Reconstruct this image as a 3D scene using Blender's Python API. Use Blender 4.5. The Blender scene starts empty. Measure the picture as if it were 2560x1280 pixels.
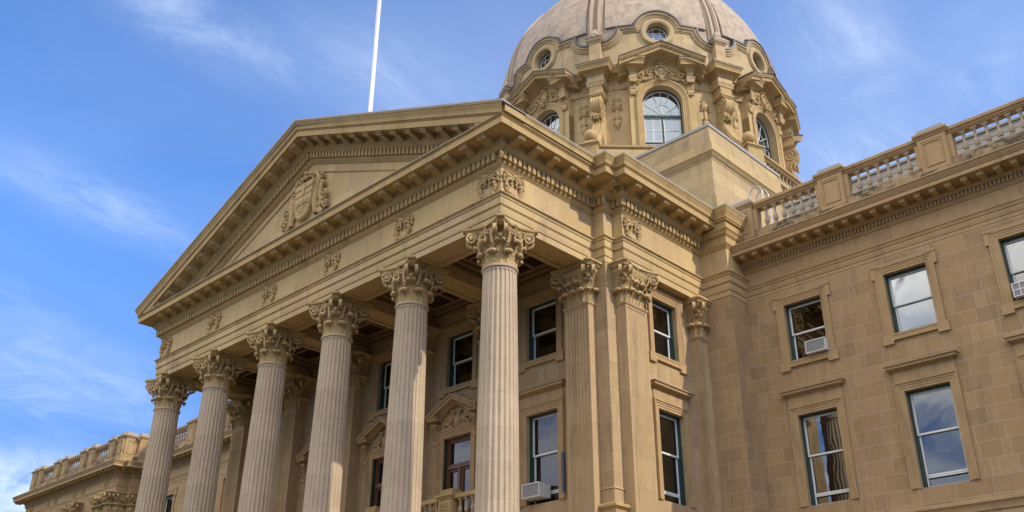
import bpy, bmesh, math, random
from math import sin, cos, pi, sqrt, radians, atan2, hypot, floor
from mathutils import Vector, Matrix
random.seed(7)
S_ = bpy.context.scene
COL = S_.collection
Z0 = 14.0          # height of the column necks above the ground; all heights below are measured from the necks

# ------------------------------------------------------------------ camera
cam_d = bpy.data.cameras.new('camera'); cam = bpy.data.objects.new('camera', cam_d); COL.objects.link(cam)
cr_ = Vector((0.71807744, 0.69594142, 0.00550619)); cu_ = Vector((0.3077245, -0.32458873, 0.894398)); cf_ = Vector((-0.62423587, 0.64055264, 0.44723808))
cam.matrix_world = Matrix(((cr_.x, cu_.x, -cf_.x, 18.2976), (cr_.y, cu_.y, -cf_.y, -18.2626), (cr_.z, cu_.z, -cf_.z, -12.3926 + Z0), (0, 0, 0, 1)))
cam_d.sensor_width = 36; cam_d.lens = 0.94207 * 36; cam_d.clip_start = .1; cam_d.clip_end = 6000
S_.camera = cam
# ------------------------------------------------------------------ sun and sky
SUN_AZ = radians(11); SUN_EL = radians(35.5)
sd = Vector((cos(SUN_AZ) * cos(SUN_EL), sin(SUN_AZ) * cos(SUN_EL), sin(SUN_EL)))
sl = bpy.data.lights.new('sun', 'SUN'); sl.energy = 2.1; sl.angle = radians(.53); sl.color = (1, .87, .66)
so = bpy.data.objects.new('sun', sl); COL.objects.link(so)
so.rotation_euler = (-sd).to_track_quat('-Z', 'Y').to_euler(); so.location = (60, 10, 60)
W = bpy.data.worlds.new('World'); S_.world = W; W.use_nodes = True
nt = W.node_tree; nt.nodes.clear()
def N(nt, t, **k):
    n = nt.nodes.new(t)
    for a, b in k.items():
        if a == 'inp':
            for i, v in b.items(): n.inputs[i].default_value = v
        else: setattr(n, a, b)
    return n
def L(nt, a, b): nt.links.new(a, b)
def MATH(nt, op, a, b=None, c=None, clamp=False):
    n = nt.nodes.new('ShaderNodeMath'); n.operation = op; n.use_clamp = clamp
    for i, v in enumerate((a, b, c)):
        if v is None: continue
        if isinstance(v, (int, float)): n.inputs[i].default_value = v
        else: nt.links.new(v, n.inputs[i])
    return n.outputs[0]
def MIXC(nt, fac, a, b, mode='MIX'):
    n = nt.nodes.new('ShaderNodeMix'); n.data_type = 'RGBA'; n.blend_type = mode
    for i, v in ((0, fac), (6, a), (7, b)):
        if isinstance(v, (int, float)): n.inputs[i].default_value = v
        elif isinstance(v, tuple): n.inputs[i].default_value = (*v, 1) if len(v) == 3 else v
        else: nt.links.new(v, n.inputs[i])
    return n.outputs[2]
def RAMP(nt, fac, pts):
    n = nt.nodes.new('ShaderNodeValToRGB'); e = n.color_ramp.elements
    while len(e) < len(pts): e.new(.5)
    for i, (p, c) in enumerate(pts):
        e[i].position = p; e[i].color = (*c, 1) if len(c) == 3 else c
    nt.links.new(fac, n.inputs[0]); return n.outputs[0]
sky = N(nt, 'ShaderNodeTexSky', sky_type='NISHITA', sun_disc=False, sun_elevation=SUN_EL, sun_rotation=pi / 2 - SUN_AZ, altitude=650, air_density=1.0, dust_density=.25, ozone_density=3.2)
tc = N(nt, 'ShaderNodeTexCoord')
sep = N(nt, 'ShaderNodeSeparateXYZ'); L(nt, tc.outputs['Generated'], sep.inputs[0])
zz = MATH(nt, 'ADD', MATH(nt, 'MAXIMUM', sep.outputs[2], 0.0), .12)
cx = MATH(nt, 'DIVIDE', sep.outputs[0], zz); cy = MATH(nt, 'DIVIDE', sep.outputs[1], zz)
cmb = N(nt, 'ShaderNodeCombineXYZ'); L(nt, cx, cmb.inputs[0]); L(nt, cy, cmb.inputs[1])
def cloud(rot, scale, nscale, lo, hi, detail=9, rough=.62, dist=.6, off=(0, 0, 0)):
    m = N(nt, 'ShaderNodeMapping'); L(nt, cmb.outputs[0], m.inputs[0]); m.inputs['Rotation'].default_value = (0, 0, rot); m.inputs['Scale'].default_value = scale; m.inputs['Location'].default_value = off
    n = N(nt, 'ShaderNodeTexNoise'); L(nt, m.outputs[0], n.inputs[0]); n.inputs['Scale'].default_value = nscale; n.inputs['Detail'].default_value = detail; n.inputs['Roughness'].default_value = rough; n.inputs['Distortion'].default_value = dist
    r = N(nt, 'ShaderNodeMapRange', interpolation_type='SMOOTHSTEP'); L(nt, n.outputs[0], r.inputs[0]); r.inputs[1].default_value = lo; r.inputs[2].default_value = hi
    return r.outputs[0]
sxy = N(nt, 'ShaderNodeSeparateXYZ'); L(nt, cmb.outputs[0], sxy.inputs[0])
def patch(x0, y0, rx, ry, rot=0.0):              # a soft patch of the sky dome, in directions
    dx = MATH(nt, 'SUBTRACT', sxy.outputs[0], x0); dy = MATH(nt, 'SUBTRACT', sxy.outputs[1], y0)
    c_, s_ = cos(rot), sin(rot)
    u = MATH(nt, 'DIVIDE', MATH(nt, 'ADD', MATH(nt, 'MULTIPLY', dx, c_), MATH(nt, 'MULTIPLY', dy, s_)), rx)
    v = MATH(nt, 'DIVIDE', MATH(nt, 'SUBTRACT', MATH(nt, 'MULTIPLY', dy, c_), MATH(nt, 'MULTIPLY', dx, s_)), ry)
    d = MATH(nt, 'SQRT', MATH(nt, 'ADD', MATH(nt, 'MULTIPLY', u, u), MATH(nt, 'MULTIPLY', v, v)))
    r = N(nt, 'ShaderNodeMapRange', interpolation_type='SMOOTHSTEP'); L(nt, d, r.inputs[0]); r.inputs[1].default_value = 1.0; r.inputs[2].default_value = 0.0
    return r.outputs[0]
def addm(*a):
    r = a[0]
    for q in a[1:]: r = MATH(nt, 'ADD', r, q)
    return MATH(nt, 'MINIMUM', r, 1.0)
fib = cloud(radians(-12), (2.3, 1.0, 1), 3.4, .34, .80, rough=.68, dist=1.5, off=(.3, 1.7, 0))
fib2 = cloud(radians(14), (1.4, 1.0, 1), 4.0, .32, .84, rough=.66, dist=.9, off=(5.3, 2.7, 0))
veil = cloud(0, (1, 1, 1), 1.6, .25, .75, detail=5, rough=.5, dist=.4, off=(2, 6, 0))
streaks = addm(patch(-1.47, .52, .12, .30, .15), patch(-1.00, .42, .10, .22, .05), MATH(nt, 'MULTIPLY', patch(-.90, .68, .16, .25, -.2), .8), MATH(nt, 'MULTIPLY', patch(-1.86, .55, .10, .24, .2), .6),
    patch(-.40, 1.05, .10, .22, .1), MATH(nt, 'MULTIPLY', patch(-.50, 1.30, .20, .16), .9), MATH(nt, 'MULTIPLY', patch(-.27, 1.22, .12, .2, .3), .7))
lowband = MATH(nt, 'MULTIPLY', patch(-2.2, .75, .38, .55, .2), .95)
cum = MATH(nt, 'MULTIPLY', patch(-2.95, .95, .55, .5), cloud(0, (1, 1, 1), 1.7, .26, .46, off=(7, 1, 0)))
cl = MATH(nt, 'ADD', MATH(nt, 'MULTIPLY', MATH(nt, 'MULTIPLY', streaks, MATH(nt, 'ADD', MATH(nt, 'MULTIPLY', fib, .6), MATH(nt, 'MULTIPLY', fib2, .5))), .46),
    MATH(nt, 'ADD', MATH(nt, 'MULTIPLY', MATH(nt, 'MULTIPLY', lowband, MATH(nt, 'ADD', fib2, .30)), .38), MATH(nt, 'MULTIPLY', cum, .85)))
cl = MATH(nt, 'ADD', cl, MATH(nt, 'MULTIPLY', veil, .10)); cl = MATH(nt, 'ADD', cl, MATH(nt, 'MULTIPLY', patch(-.85, .70, .45, .5), .13))
cl = MATH(nt, 'ADD', cl, MATH(nt, 'MULTIPLY', patch(-.45, 1.15, .75, .65), .17), clamp=True)
tint = MIXC(nt, 1.0, sky.outputs[0], (.66, .98, 1.35), 'MULTIPLY')
tlow = N(nt, 'ShaderNodeMapRange', interpolation_type='SMOOTHSTEP'); L(nt, sep.outputs[2], tlow.inputs[0]); tlow.inputs[1].default_value = .50; tlow.inputs[2].default_value = .15
tint = MIXC(nt, tlow.outputs[0], tint, MIXC(nt, 1.0, tint, (.40, .45, .52), 'MULTIPLY'))
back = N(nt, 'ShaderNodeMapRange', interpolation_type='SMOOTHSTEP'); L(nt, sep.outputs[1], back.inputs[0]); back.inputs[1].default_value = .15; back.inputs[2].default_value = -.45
hi_ = N(nt, 'ShaderNodeMapRange', interpolation_type='SMOOTHSTEP'); L(nt, sep.outputs[2], hi_.inputs[0]); hi_.inputs[1].default_value = .10; hi_.inputs[2].default_value = .42  # keeps the added clouds off the low sky, so the portico interior stays darker
fill_clouds = MATH(nt, 'MULTIPLY', MATH(nt, 'MULTIPLY', back.outputs[0], hi_.outputs[0]), cloud(.4, (1, 1.3, 1), 1.3, .31, .55, off=(3, 5, 0)))  # unseen clouds behind the camera, added as fill light on the shaded fronts
skyc = MIXC(nt, cl, tint, (4.7, 5.4, 6.7))
skyc = MIXC(nt, MATH(nt, 'MULTIPLY', fill_clouds, .85), skyc, (13.4, 12.3, 10.8))
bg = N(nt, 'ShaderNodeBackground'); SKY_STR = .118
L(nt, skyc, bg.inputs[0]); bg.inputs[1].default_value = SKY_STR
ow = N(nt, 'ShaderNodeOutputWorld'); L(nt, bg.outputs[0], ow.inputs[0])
S_.view_settings.view_transform = 'Standard'; S_.view_settings.look = 'None'; S_.view_settings.gamma = 1; S_.view_settings.exposure = 0.80
S_.render.engine = 'CYCLES'

# ------------------------------------------------------------------ mesh builder
class MB:
    def __init__(s): s.v = []; s.f = []
    def add(s, vs, fs, M=None):
        o = len(s.v)
        s.v += [tuple(M @ Vector(p)) for p in vs] if M is not None else [tuple(p) for p in vs]
        s.f += [tuple(i + o for i in f) for f in fs]; return s
    def box(s, x0, x1, y0, y1, z0, z1, M=None):
        vs = [(x, y, z) for z in (z0, z1) for y in (y0, y1) for x in (x0, x1)]
        return s.add(vs, [(0, 2, 3, 1), (4, 5, 7, 6), (0, 1, 5, 4), (2, 6, 7, 3), (0, 4, 6, 2), (1, 3, 7, 5)], M)
    def grid(s, P, M=None, closeu=False):
        n, m = len(P), len(P[0]); vs = [p for r in P for p in r]; fs = []
        for i in range(n if closeu else n - 1):
            for j in range(m - 1):
                a = (i + 1) % n; fs.append((i * m + j, a * m + j, a * m + j + 1, i * m + j + 1))
        return s.add(vs, fs, M)
    def lathe(s, prof, n=24, M=None, a0=0, a1=2 * pi, cap=False):
        full = abs(a1 - a0 - 2 * pi) < 1e-6; k = n if full else n + 1
        P = [[(r * cos(a0 + (a1 - a0) * i / n), r * sin(a0 + (a1 - a0) * i / n), z) for r, z in prof] for i in range(k)]
        return s.grid(P, M, full)
    def prism(s, poly, t0, t1, ax='y', M=None):
        """poly of (a,b); extruded along ax ('y': a=x b=z ; 'x': a=y b=z ; 'z': a=x b=y)"""
        def p(a, b, t): return (a, t, b) if ax == 'y' else ((t, a, b) if ax == 'x' else (a, b, t))
        n = len(poly); vs = [p(a, b, t0) for a, b in poly] + [p(a, b, t1) for a, b in poly]
        return s.add(vs, [tuple(range(n)), tuple(range(2 * n - 1, n - 1, -1))] + [(i, (i + 1) % n, n + (i + 1) % n, n + i) for i in range(n)], M)
    def tube(s, pts, r, n=6, M=None, closed=False):
        P = []; m = len(pts)
        for i, p in enumerate(pts):
            p = Vector(p); a = Vector(pts[(i - 1) % m] if closed or i else pts[0]); b = Vector(pts[(i + 1) % m] if closed or i < m - 1 else pts[-1])
            d = (b - a).normalized(); u = d.orthogonal() if abs(d.z) > .98 else d.cross(Vector((0, 0, 1))); u.normalize(); w = d.cross(u)
            rr = r[i] if isinstance(r, (list, tuple)) else r
            P.append([tuple(p + u * rr * cos(2 * pi * k / n) + w * rr * sin(2 * pi * k / n)) for k in range(n)] )
        P = [row + [row[0]] for row in P]
        return s.grid(P, M, closed)
    def ball(s, c, r, n=10, m=6, M=None):
        rx, ry, rz = r if isinstance(r, tuple) else (r, r, r)
        P = [[(c[0] + rx * cos(2 * pi * i / n) * sin(pi * j / m), c[1] + ry * sin(2 * pi * i / n) * sin(pi * j / m), c[2] - rz * cos(pi * j / m)) for j in range(m + 1)] for i in range(n)]
        return s.grid(P, M, True)
    def sweep(s, path, prof, closed=False, M=None, ends=True):
        """moulding: plan path [(x,y)], outward is to the RIGHT of travel; prof [(offset,z)]"""
        n = len(path); rows = []
        def nrm(a, b):
            d = Vector((b[0] - a[0], b[1] - a[1])); d.normalize(); return Vector((d.y, -d.x))
        for i in range(n):
            if closed: n1, n2 = nrm(path[i - 1], path[i]), nrm(path[i], path[(i + 1) % n])
            else:
                n1 = nrm(path[i - 1], path[i]) if i else None; n2 = nrm(path[i], path[i + 1]) if i < n - 1 else None
                n1 = n1 or n2; n2 = n2 or n1
            m = (n1 + n2) / (1 + n1.dot(n2))
            rows.append([(path[i][0] + m.x * p, path[i][1] + m.y * p, z) for p, z in prof])
        s.grid(rows, M, closed)
        if ends and not closed:
            k = len(prof); s.add(rows[0], [tuple(range(k))], M); s.add(rows[-1], [tuple(range(k - 1, -1, -1))], M)
        return s
    def ribbon(s, pts, w, th, M=None):
        """pts (out,z) path in plane x=0 (out -> -y), width w along x, thickness th"""
        n = len(pts); rows = []
        for i in range(n):
            a = pts[max(i - 1, 0)]; b = pts[min(i + 1, n - 1)]
            d = (b[0] - a[0], b[1] - a[1]); l = hypot(*d) or 1; nx, nz = -d[1] / l, d[0] / l
            ww = w[i] if isinstance(w, list) else w
            tt = th[i] if isinstance(th, list) else th
            o, z = pts[i]
            q = [(-ww / 2, o + nx * tt / 2, z + nz * tt / 2), (-ww * .2, o + nx * tt * .2, z + nz * tt * .2), (ww * .2, o + nx * tt * .2, z + nz * tt * .2), (ww / 2, o + nx * tt / 2, z + nz * tt / 2), (ww / 2, o - nx * tt / 2, z - nz * tt / 2), (-ww / 2, o - nx * tt / 2, z - nz * tt / 2)]
            rows.append([(x, -y, z_) for x, y, z_ in q] + [(q[0][0], -q[0][1], q[0][2])])
        s.grid(rows, M)
        s.add(rows[0][:6], [(0, 1, 2, 3, 4, 5)], M); s.add(rows[-1][:6], [(5, 4, 3, 2, 1, 0)], M); return s
    def mesh(s, name, mat, angle=35, dz=0.0):
        me = bpy.data.meshes.new(name); me.from_pydata([(x, y, z + dz) for x, y, z in s.v] if dz else s.v, [], s.f)
        bm = bmesh.new(); bm.from_mesh(me); bmesh.ops.remove_doubles(bm, verts=bm.verts, dist=1e-5); bmesh.ops.recalc_face_normals(bm, faces=bm.faces); bm.to_mesh(me); bm.free()
        me.polygons.foreach_set('use_smooth', [True] * len(me.polygons)); me.set_sharp_from_angle(angle=radians(angle))
        if mat: me.materials.append(mat)
        me.update(); return me
def put(name, me, parent=None, loc=(0, 0, 0), rz=0, scale=None, **props):
    o = bpy.data.objects.new(name, me); COL.objects.link(o); o.parent = parent; o.location = loc; o.rotation_euler = (0, 0, rz)
    if scale: o.scale = scale
    for k, v in props.items(): o[k] = v
    return o
def abs_(name, mb, mat, parent, angle=35, **p):      # mesh written in absolute coordinates (heights from the necks)
    return put(name, mb.mesh(name, mat, angle), parent, (0, 0, Z0), **p)
def RZ(a): return Matrix.Rotation(a, 4, 'Z')
def T(x, y, z): return Matrix.Translation((x, y, z))

# ------------------------------------------------------------------ materials
def stone(name, tints, joint=None, w=.95, h=.4865, mode=None, bump=.25, grain=1, jw=.008, rough=.85, grime=0, zoff=.0, carve=0, bed=.0):
    m = bpy.data.materials.new(name); m.use_nodes = True; nt = m.node_tree; b = nt.nodes['Principled BSDF']
    b.inputs['Roughness'].default_value = rough; b.inputs['Specular IOR Level'].default_value = .2
    tc = N(nt, 'ShaderNodeTexCoord'); ob = tc.outputs['Object']; sp = N(nt, 'ShaderNodeSeparateXYZ'); L(nt, ob, sp.inputs[0]); x, y, z = sp.outputs
    oi = N(nt, 'ShaderNodeObjectInfo').outputs['Random']
    def noise(scale, detail=4, vec=None, rough=.55, stretch=None):
        n = N(nt, 'ShaderNodeTexNoise'); v = vec or ob
        if stretch:
            mp = N(nt, 'ShaderNodeMapping'); L(nt, v, mp.inputs[0]); mp.inputs['Scale'].default_value = stretch; v = mp.outputs[0]
        L(nt, v, n.inputs[0]); n.inputs['Scale'].default_value = scale; n.inputs['Detail'].default_value = detail; n.inputs['Roughness'].default_value = rough; return n.outputs[0]
    jm = None
    if mode:
        if mode == 'wall':
            g = N(nt, 'ShaderNodeNewGeometry'); ns = N(nt, 'ShaderNodeSeparateXYZ'); L(nt, g.outputs['True Normal'], ns.inputs[0])
            s_ = MATH(nt, 'GREATER_THAN', MATH(nt, 'ABSOLUTE', ns.outputs[0]), .5)
            u = MATH(nt, 'ADD', MATH(nt, 'MULTIPLY', x, MATH(nt, 'SUBTRACT', 1, s_)), MATH(nt, 'MULTIPLY', MATH(nt, 'ADD', y, .31), s_))
        elif mode == 'cyl': u = MATH(nt, 'MULTIPLY', MATH(nt, 'ARCTAN2', y, x), 8.2)
        elif mode == 'drum': u = MATH(nt, 'MULTIPLY', x, 0.0)
        u = MATH(nt, 'ADD', u, 100.0)
        row = MATH(nt, 'FLOOR', MATH(nt, 'DIVIDE', MATH(nt, 'ADD', z, 50 * h + zoff), h))
        if mode == 'drum': row = MATH(nt, 'ADD', row, MATH(nt, 'MULTIPLY', oi, 97.0))
        wn = N(nt, 'ShaderNodeTexWhiteNoise', noise_dimensions='1D'); L(nt, row, wn.inputs['W'])
        rv = wn.outputs['Value']
        ww = MATH(nt, 'MULTIPLY', MATH(nt, 'ADD', MATH(nt, 'MULTIPLY', rv, .3), .85), w)
        uu = MATH(nt, 'DIVIDE', MATH(nt, 'ADD', u, MATH(nt, 'MULTIPLY', rv, 7.3)), ww)
        # alternate joints pulled to and fro so that block lengths vary
        colf = MATH(nt, 'FLOOR', uu); fr = MATH(nt, 'FRACT', uu)
        cv = N(nt, 'ShaderNodeCombineXYZ'); L(nt, row, cv.inputs[0]); L(nt, colf, cv.inputs[1])
        w0 = N(nt, 'ShaderNodeTexWhiteNoise', noise_dimensions='3D'); L(nt, cv.outputs[0], w0.inputs['Vector'])
        split = MATH(nt, 'ADD', MATH(nt, 'MULTIPLY', w0.outputs['Value'], .36), .42)
        side = MATH(nt, 'GREATER_THAN', fr, split); has = MATH(nt, 'GREATER_THAN', w0.outputs['Value'], .55 if mode != 'drum' else 2)
        side = MATH(nt, 'MULTIPLY', side, has)
        cv2 = N(nt, 'ShaderNodeCombineXYZ'); L(nt, row, cv2.inputs[0]); L(nt, colf, cv2.inputs[1]); L(nt, side, cv2.inputs[2])
        w1 = N(nt, 'ShaderNodeTexWhiteNoise', noise_dimensions='3D'); L(nt, cv2.outputs[0], w1.inputs['Vector']); rnd = w1.outputs['Value']; rnd2 = N(nt, 'ShaderNodeSeparateColor'); L(nt, w1.outputs['Color'], rnd2.inputs[0])
        frz = MATH(nt, 'FRACT', MATH(nt, 'DIVIDE', MATH(nt, 'ADD', z, 50 * h + zoff), h))
        dz_ = MATH(nt, 'MULTIPLY', MATH(nt, 'MINIMUM', frz, MATH(nt, 'SUBTRACT', 1, frz)), h)
        du = MATH(nt, 'MULTIPLY', MATH(nt, 'MINIMUM', fr, MATH(nt, 'SUBTRACT', 1, fr)), ww)
        du2 = MATH(nt, 'ADD', MATH(nt, 'MULTIPLY', MATH(nt, 'ABSOLUTE', MATH(nt, 'SUBTRACT', fr, split)), ww), MATH(nt, 'MULTIPLY', MATH(nt, 'SUBTRACT', 1, has), 9))
        dd = dz_ if mode == 'drum' else MATH(nt, 'MINIMUM', dz_, MATH(nt, 'MINIMUM', du, du2))
        jm = MATH(nt, 'SUBTRACT', 1, MATH(nt, 'DIVIDE', dd, jw), clamp=True)
        jm = MATH(nt, 'MULTIPLY', jm, 2.0, clamp=True)
        base = RAMP(nt, rnd, [(i / (len(tints) - 1), c) for i, c in enumerate(tints)])
        val = MATH(nt, 'ADD', MATH(nt, 'MULTIPLY', rnd2.outputs[1], .14), .93)
    else:
        n0 = noise(.9, 3); mixr = MATH(nt, 'ADD', MATH(nt, 'MULTIPLY', n0, .8), MATH(nt, 'MULTIPLY', oi, .3), clamp=True)
        base = RAMP(nt, mixr, [(.25 + .5 * i / (len(tints) - 1), c) for i, c in enumerate(tints)]); val = MATH(nt, 'ADD', MATH(nt, 'MULTIPLY', oi, .08), .96)
    n1 = noise(2.3, 6, rough=.65); n2 = noise(9, 3, stretch=(1, 1, 5 if bed else 1)); n3 = noise(55, 2)
    v = MATH(nt, 'MULTIPLY', val, MATH(nt, 'ADD', MATH(nt, 'ADD', MATH(nt, 'MULTIPLY', n1, .34), MATH(nt, 'MULTIPLY', n2, .16 + bed)), .74 - bed * .5))
    cmb_ = N(nt, 'ShaderNodeCombineXYZ')
    for i in range(3): L(nt, v, cmb_.inputs[i])
    c = MIXC(nt, 1.0, base, cmb_.outputs[0], 'MULTIPLY')
    st = noise(1.0, 5, stretch=(2.2, 2.2, .35), rough=.7)
    c = MIXC(nt, MATH(nt, 'MULTIPLY', MATH(nt, 'SUBTRACT', st, .53, clamp=True), 2.1 + grime * .6, clamp=True), c, (.10, .083, .066))
    if grime:
        gn = noise(1.3, 6, stretch=(1, 1, 1.6), rough=.7); gm = MATH(nt, 'MULTIPLY', MATH(nt, 'SUBTRACT', gn, .56 - .08 * grime, clamp=True), 7 * grime, clamp=True)
        c = MIXC(nt, MATH(nt, 'MULTIPLY', gm, .85), c, (.045, .042, .04))
    if jm is not None and joint: c = MIXC(nt, MATH(nt, 'MULTIPLY', jm, .8), c, joint)
    L(nt, c, b.inputs['Base Color'])
    hgt = MATH(nt, 'ADD', MATH(nt, 'MULTIPLY', n3, .35 * grain), MATH(nt, 'MULTIPLY', n2, .5))
    if carve:
        vo = N(nt, 'ShaderNodeTexVoronoi', feature='SMOOTH_F1'); L(nt, ob, vo.inputs['Vector']); vo.inputs['Scale'].default_value = carve; vo.inputs['Smoothness'].default_value = .4
        hgt = MATH(nt, 'ADD', hgt, MATH(nt, 'MULTIPLY', vo.outputs['Distance'], 2.2))
    if jm is not None: hgt = MATH(nt, 'SUBTRACT', hgt, MATH(nt, 'MULTIPLY', jm, .8))
    bp = N(nt, 'ShaderNodeBump'); bp.inputs['Strength'].default_value = bump; bp.inputs['Distance'].default_value = .02; L(nt, hgt, bp.inputs['Height']); L(nt, bp.outputs[0], b.inputs['Normal'])
    return m
def plain(name, col, rough=.5, metal=0, spec=.5, var=.15, scale=6, bump=0):
    m = bpy.data.materials.new(name); m.use_nodes = True; nt = m.node_tree; b = nt.nodes['Principled BSDF']
    tc = N(nt, 'ShaderNodeTexCoord'); n = N(nt, 'ShaderNodeTexNoise'); L(nt, tc.outputs['Object'], n.inputs[0]); n.inputs['Scale'].default_value = scale; n.inputs['Detail'].default_value = 5
    c = MIXC(nt, n.outputs[0], tuple(v * (1 - var) for v in col), tuple(min(1, v * (1 + var)) for v in col)); L(nt, c, b.inputs['Base Color'])
    b.inputs['Roughness'].default_value = rough; b.inputs['Metallic'].default_value = metal; b.inputs['Specular IOR Level'].default_value = spec
    if bump:
        bp = N(nt, 'ShaderNodeBump'); bp.inputs['Strength'].default_value = bump; bp.inputs['Distance'].default_value = .01; L(nt, n.outputs[0], bp.inputs['Height']); L(nt, bp.outputs[0], b.inputs['Normal'])
    return m
def glass(name, tint=(.9, .93, .93), ior=1.95, wob=.10, gc=(1, 1, 1)):
    m = bpy.data.materials.new(name); m.use_nodes = True; nt = m.node_tree; nt.nodes.clear()
    tr = N(nt, 'ShaderNodeBsdfTransparent'); tr.inputs[0].default_value = (*tint, 1); gl = N(nt, 'ShaderNodeBsdfGlossy'); gl.inputs['Roughness'].default_value = .01; gl.inputs[0].default_value = (*gc, 1)
    fr = N(nt, 'ShaderNodeFresnel'); fr.inputs[0].default_value = ior
    tc = N(nt, 'ShaderNodeTexCoord'); n = N(nt, 'ShaderNodeTexNoise'); L(nt, tc.outputs['Object'], n.inputs[0]); n.inputs['Scale'].default_value = 1.6; n.inputs['Detail'].default_value = 1
    bp = N(nt, 'ShaderNodeBump'); bp.inputs['Strength'].default_value = wob; bp.inputs['Distance'].default_value = .02; L(nt, n.outputs[0], bp.inputs['Height']); L(nt, bp.outputs[0], gl.inputs['Normal']); L(nt, bp.outputs[0], fr.inputs['Normal'])
    mx = N(nt, 'ShaderNodeMixShader'); L(nt, fr.outputs[0], mx.inputs[0]); L(nt, tr.outputs[0], mx.inputs[1]); L(nt, gl.outputs[0], mx.inputs[2])
    o = N(nt, 'ShaderNodeOutputMaterial'); L(nt, mx.outputs[0], o.inputs[0]); return m
JN = (.46, .40, .33)
M_ASH = stone('ashlar_wall', [(.40, .268, .14), (.38, .25, .13), (.42, .283, .148), (.37, .243, .132), (.41, .277, .148), (.385, .258, .134), (.35, .235, .13), (.43, .295, .15)], JN, mode='wall', bump=.35, w=.92, jw=.011, bed=.10)
M_ASHP = stone('pale_wall', [(.43, .30, .165), (.41, .285, .16), (.45, .32, .18), (.40, .275, .15), (.42, .295, .165), (.385, .27, .16)], (.46, .41, .33), mode='wall', bump=.3, w=.95, jw=.010, bed=.08)
M_ASHY = stone('pale_ashlar', [(.50, .37, .20), (.44, .32, .17), (.53, .40, .20), (.47, .34, .20)], (.30, .22, .14), mode='wall', bump=.3, w=1.9, h=.62, jw=.012)
M_ENT = stone('dressed_stone', [(.52, .37, .185), (.48, .35, .17), (.55, .41, .20), (.50, .36, .20), (.54, .38, .185)], (.42, .37, .30), mode='wall', bump=.15, w=1.7, h=1.07, jw=.007, zoff=.86)
M_TRIM = stone('moulded_stone', [(.40, .272, .125), (.475, .335, .16), (.435, .305, .14)], bump=.25)
M_TRIMD = stone('brown_trim_stone', [(.39, .265, .14), (.45, .31, .165), (.42, .285, .15)], bump=.25)
M_CARV = stone('carved_stone', [(.49, .35, .17), (.54, .39, .20), (.46, .33, .155)], bump=.6, carve=20)
M_ORN = stone('ornament_stone', [(.47, .325, .155), (.52, .37, .185), (.44, .31, .145)], bump=.3)
M_SHAFT = stone('column_stone', [(.49, .39, .28), (.475, .38, .272), (.505, .40, .288), (.485, .385, .28)], (.32, .25, .20), mode='drum', h=.973, w=50, bump=.12, jw=.007)
M_PIL = stone('pilaster_stone', [(.43, .30, .165), (.45, .32, .18), (.41, .29, .16)], (.33, .25, .17), mode='drum', h=.973, w=50, bump=.12, jw=.007)
M_DOME = stone('dome_tiles', [(.47, .385, .30), (.43, .35, .275), (.49, .40, .31), (.36, .295, .245), (.50, .405, .31), (.47, .38, .29)], (.36, .26, .20), mode='cyl', h=.26, w=.62, bump=.2, jw=.008)
M_DRUM = stone('drum_stone', [(.53, .39, .21), (.50, .37, .20), (.55, .41, .22)], (.40, .31, .20), mode='cyl', h=.4, w=1.2, bump=.15, jw=.007)
M_ATT = stone('attic_stone', [(.51, .385, .215), (.48, .36, .20), (.53, .40, .23), (.46, .35, .20)], (.42, .34, .21), mode='cyl', h=.33, w=1.1, bump=.15, jw=.007)
M_RIB = stone('rib_stone', [(.50, .395, .30), (.53, .415, .32)], bump=.2)
M_GRIME = stone('weathered_stone', [(.38, .27, .15), (.42, .31, .17), (.35, .25, .15)], bump=.3, grime=1.2)
M_GRIME2 = stone('lightly_weathered_stone', [(.42, .30, .16), (.46, .34, .18), (.39, .28, .15)], bump=.3, grime=.5)
M_BAL = stone('baluster_stone', [(.47, .38, .28), (.42, .34, .25)], bump=.3)
M_LEAD = plain('lead_coping', (.085, .075, .085), .45, 0, .5, .3, 3)
M_FLASH = plain('zinc_flashing', (.36, .34, .32), .5, 0, .4, .15, 2)
M_GREEN = plain('green_paint', (.006, .042, .038), .4, 0, .5, .2)
M_WHITE = plain('white_paint', (.74, .74, .72), .45, 0, .5, .05)
M_WOOD = plain('varnished_oak', (.16, .062, .025), .35, 0, .5, .3, 9)
M_GLASS = glass('window_glass')
M_GLASSD = glass('drum_window_glass', (.8, .85, .85), 3.4, .05, (.72, .86, 1))
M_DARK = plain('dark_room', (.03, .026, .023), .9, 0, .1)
M_BLIND = plain('roller_blind', (.93, .93, .93), .8, 0, .2, .04, 3)
M_CURT = plain('net_curtain', (.55, .53, .48), .9, 0, .1, .12, 14)
M_TEAL = plain('teal_curtain', (.05, .20, .19), .9, 0, .1, .3, 10)
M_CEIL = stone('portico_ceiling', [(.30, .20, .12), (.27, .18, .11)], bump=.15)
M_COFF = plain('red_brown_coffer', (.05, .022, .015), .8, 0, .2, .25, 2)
M_ROOF = plain('roof_membrane', (.30, .29, .28), .8)
M_SIDE = plain('attic_siding', (.40, .37, .31), .7, 0, .3, .06, 2)
M_GRND = stone('paving', [(.10, .085, .055), (.08, .07, .05)], bump=.1)
# ================================================================== structure: ground
g = MB(); g.box(-1500, 1500, -1500, 1500, -.5, 0)
put('ground', g.mesh('ground', M_GRND), None, kind='structure', label='paved forecourt and lawn in front of the building')
B = bpy.data.objects.new('legislature_building', None); COL.objects.link(B)
B['label'] = 'domed sandstone parliament building with a pedimented Corinthian portico, long window wings and balustrades'; B['category'] = 'building'
def mir(p): return (-20 - p[0], p[1])
E_ = .508
RP = [(E_, -E_), (E_, 3.807), (.978, 3.807), (.978, 4.307), (1.353, 4.307), (1.353, 8.852), (2.463, 8.852), (2.463, 10.1)]
PATH = [mir(p) for p in reversed(RP)] + RP
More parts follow.
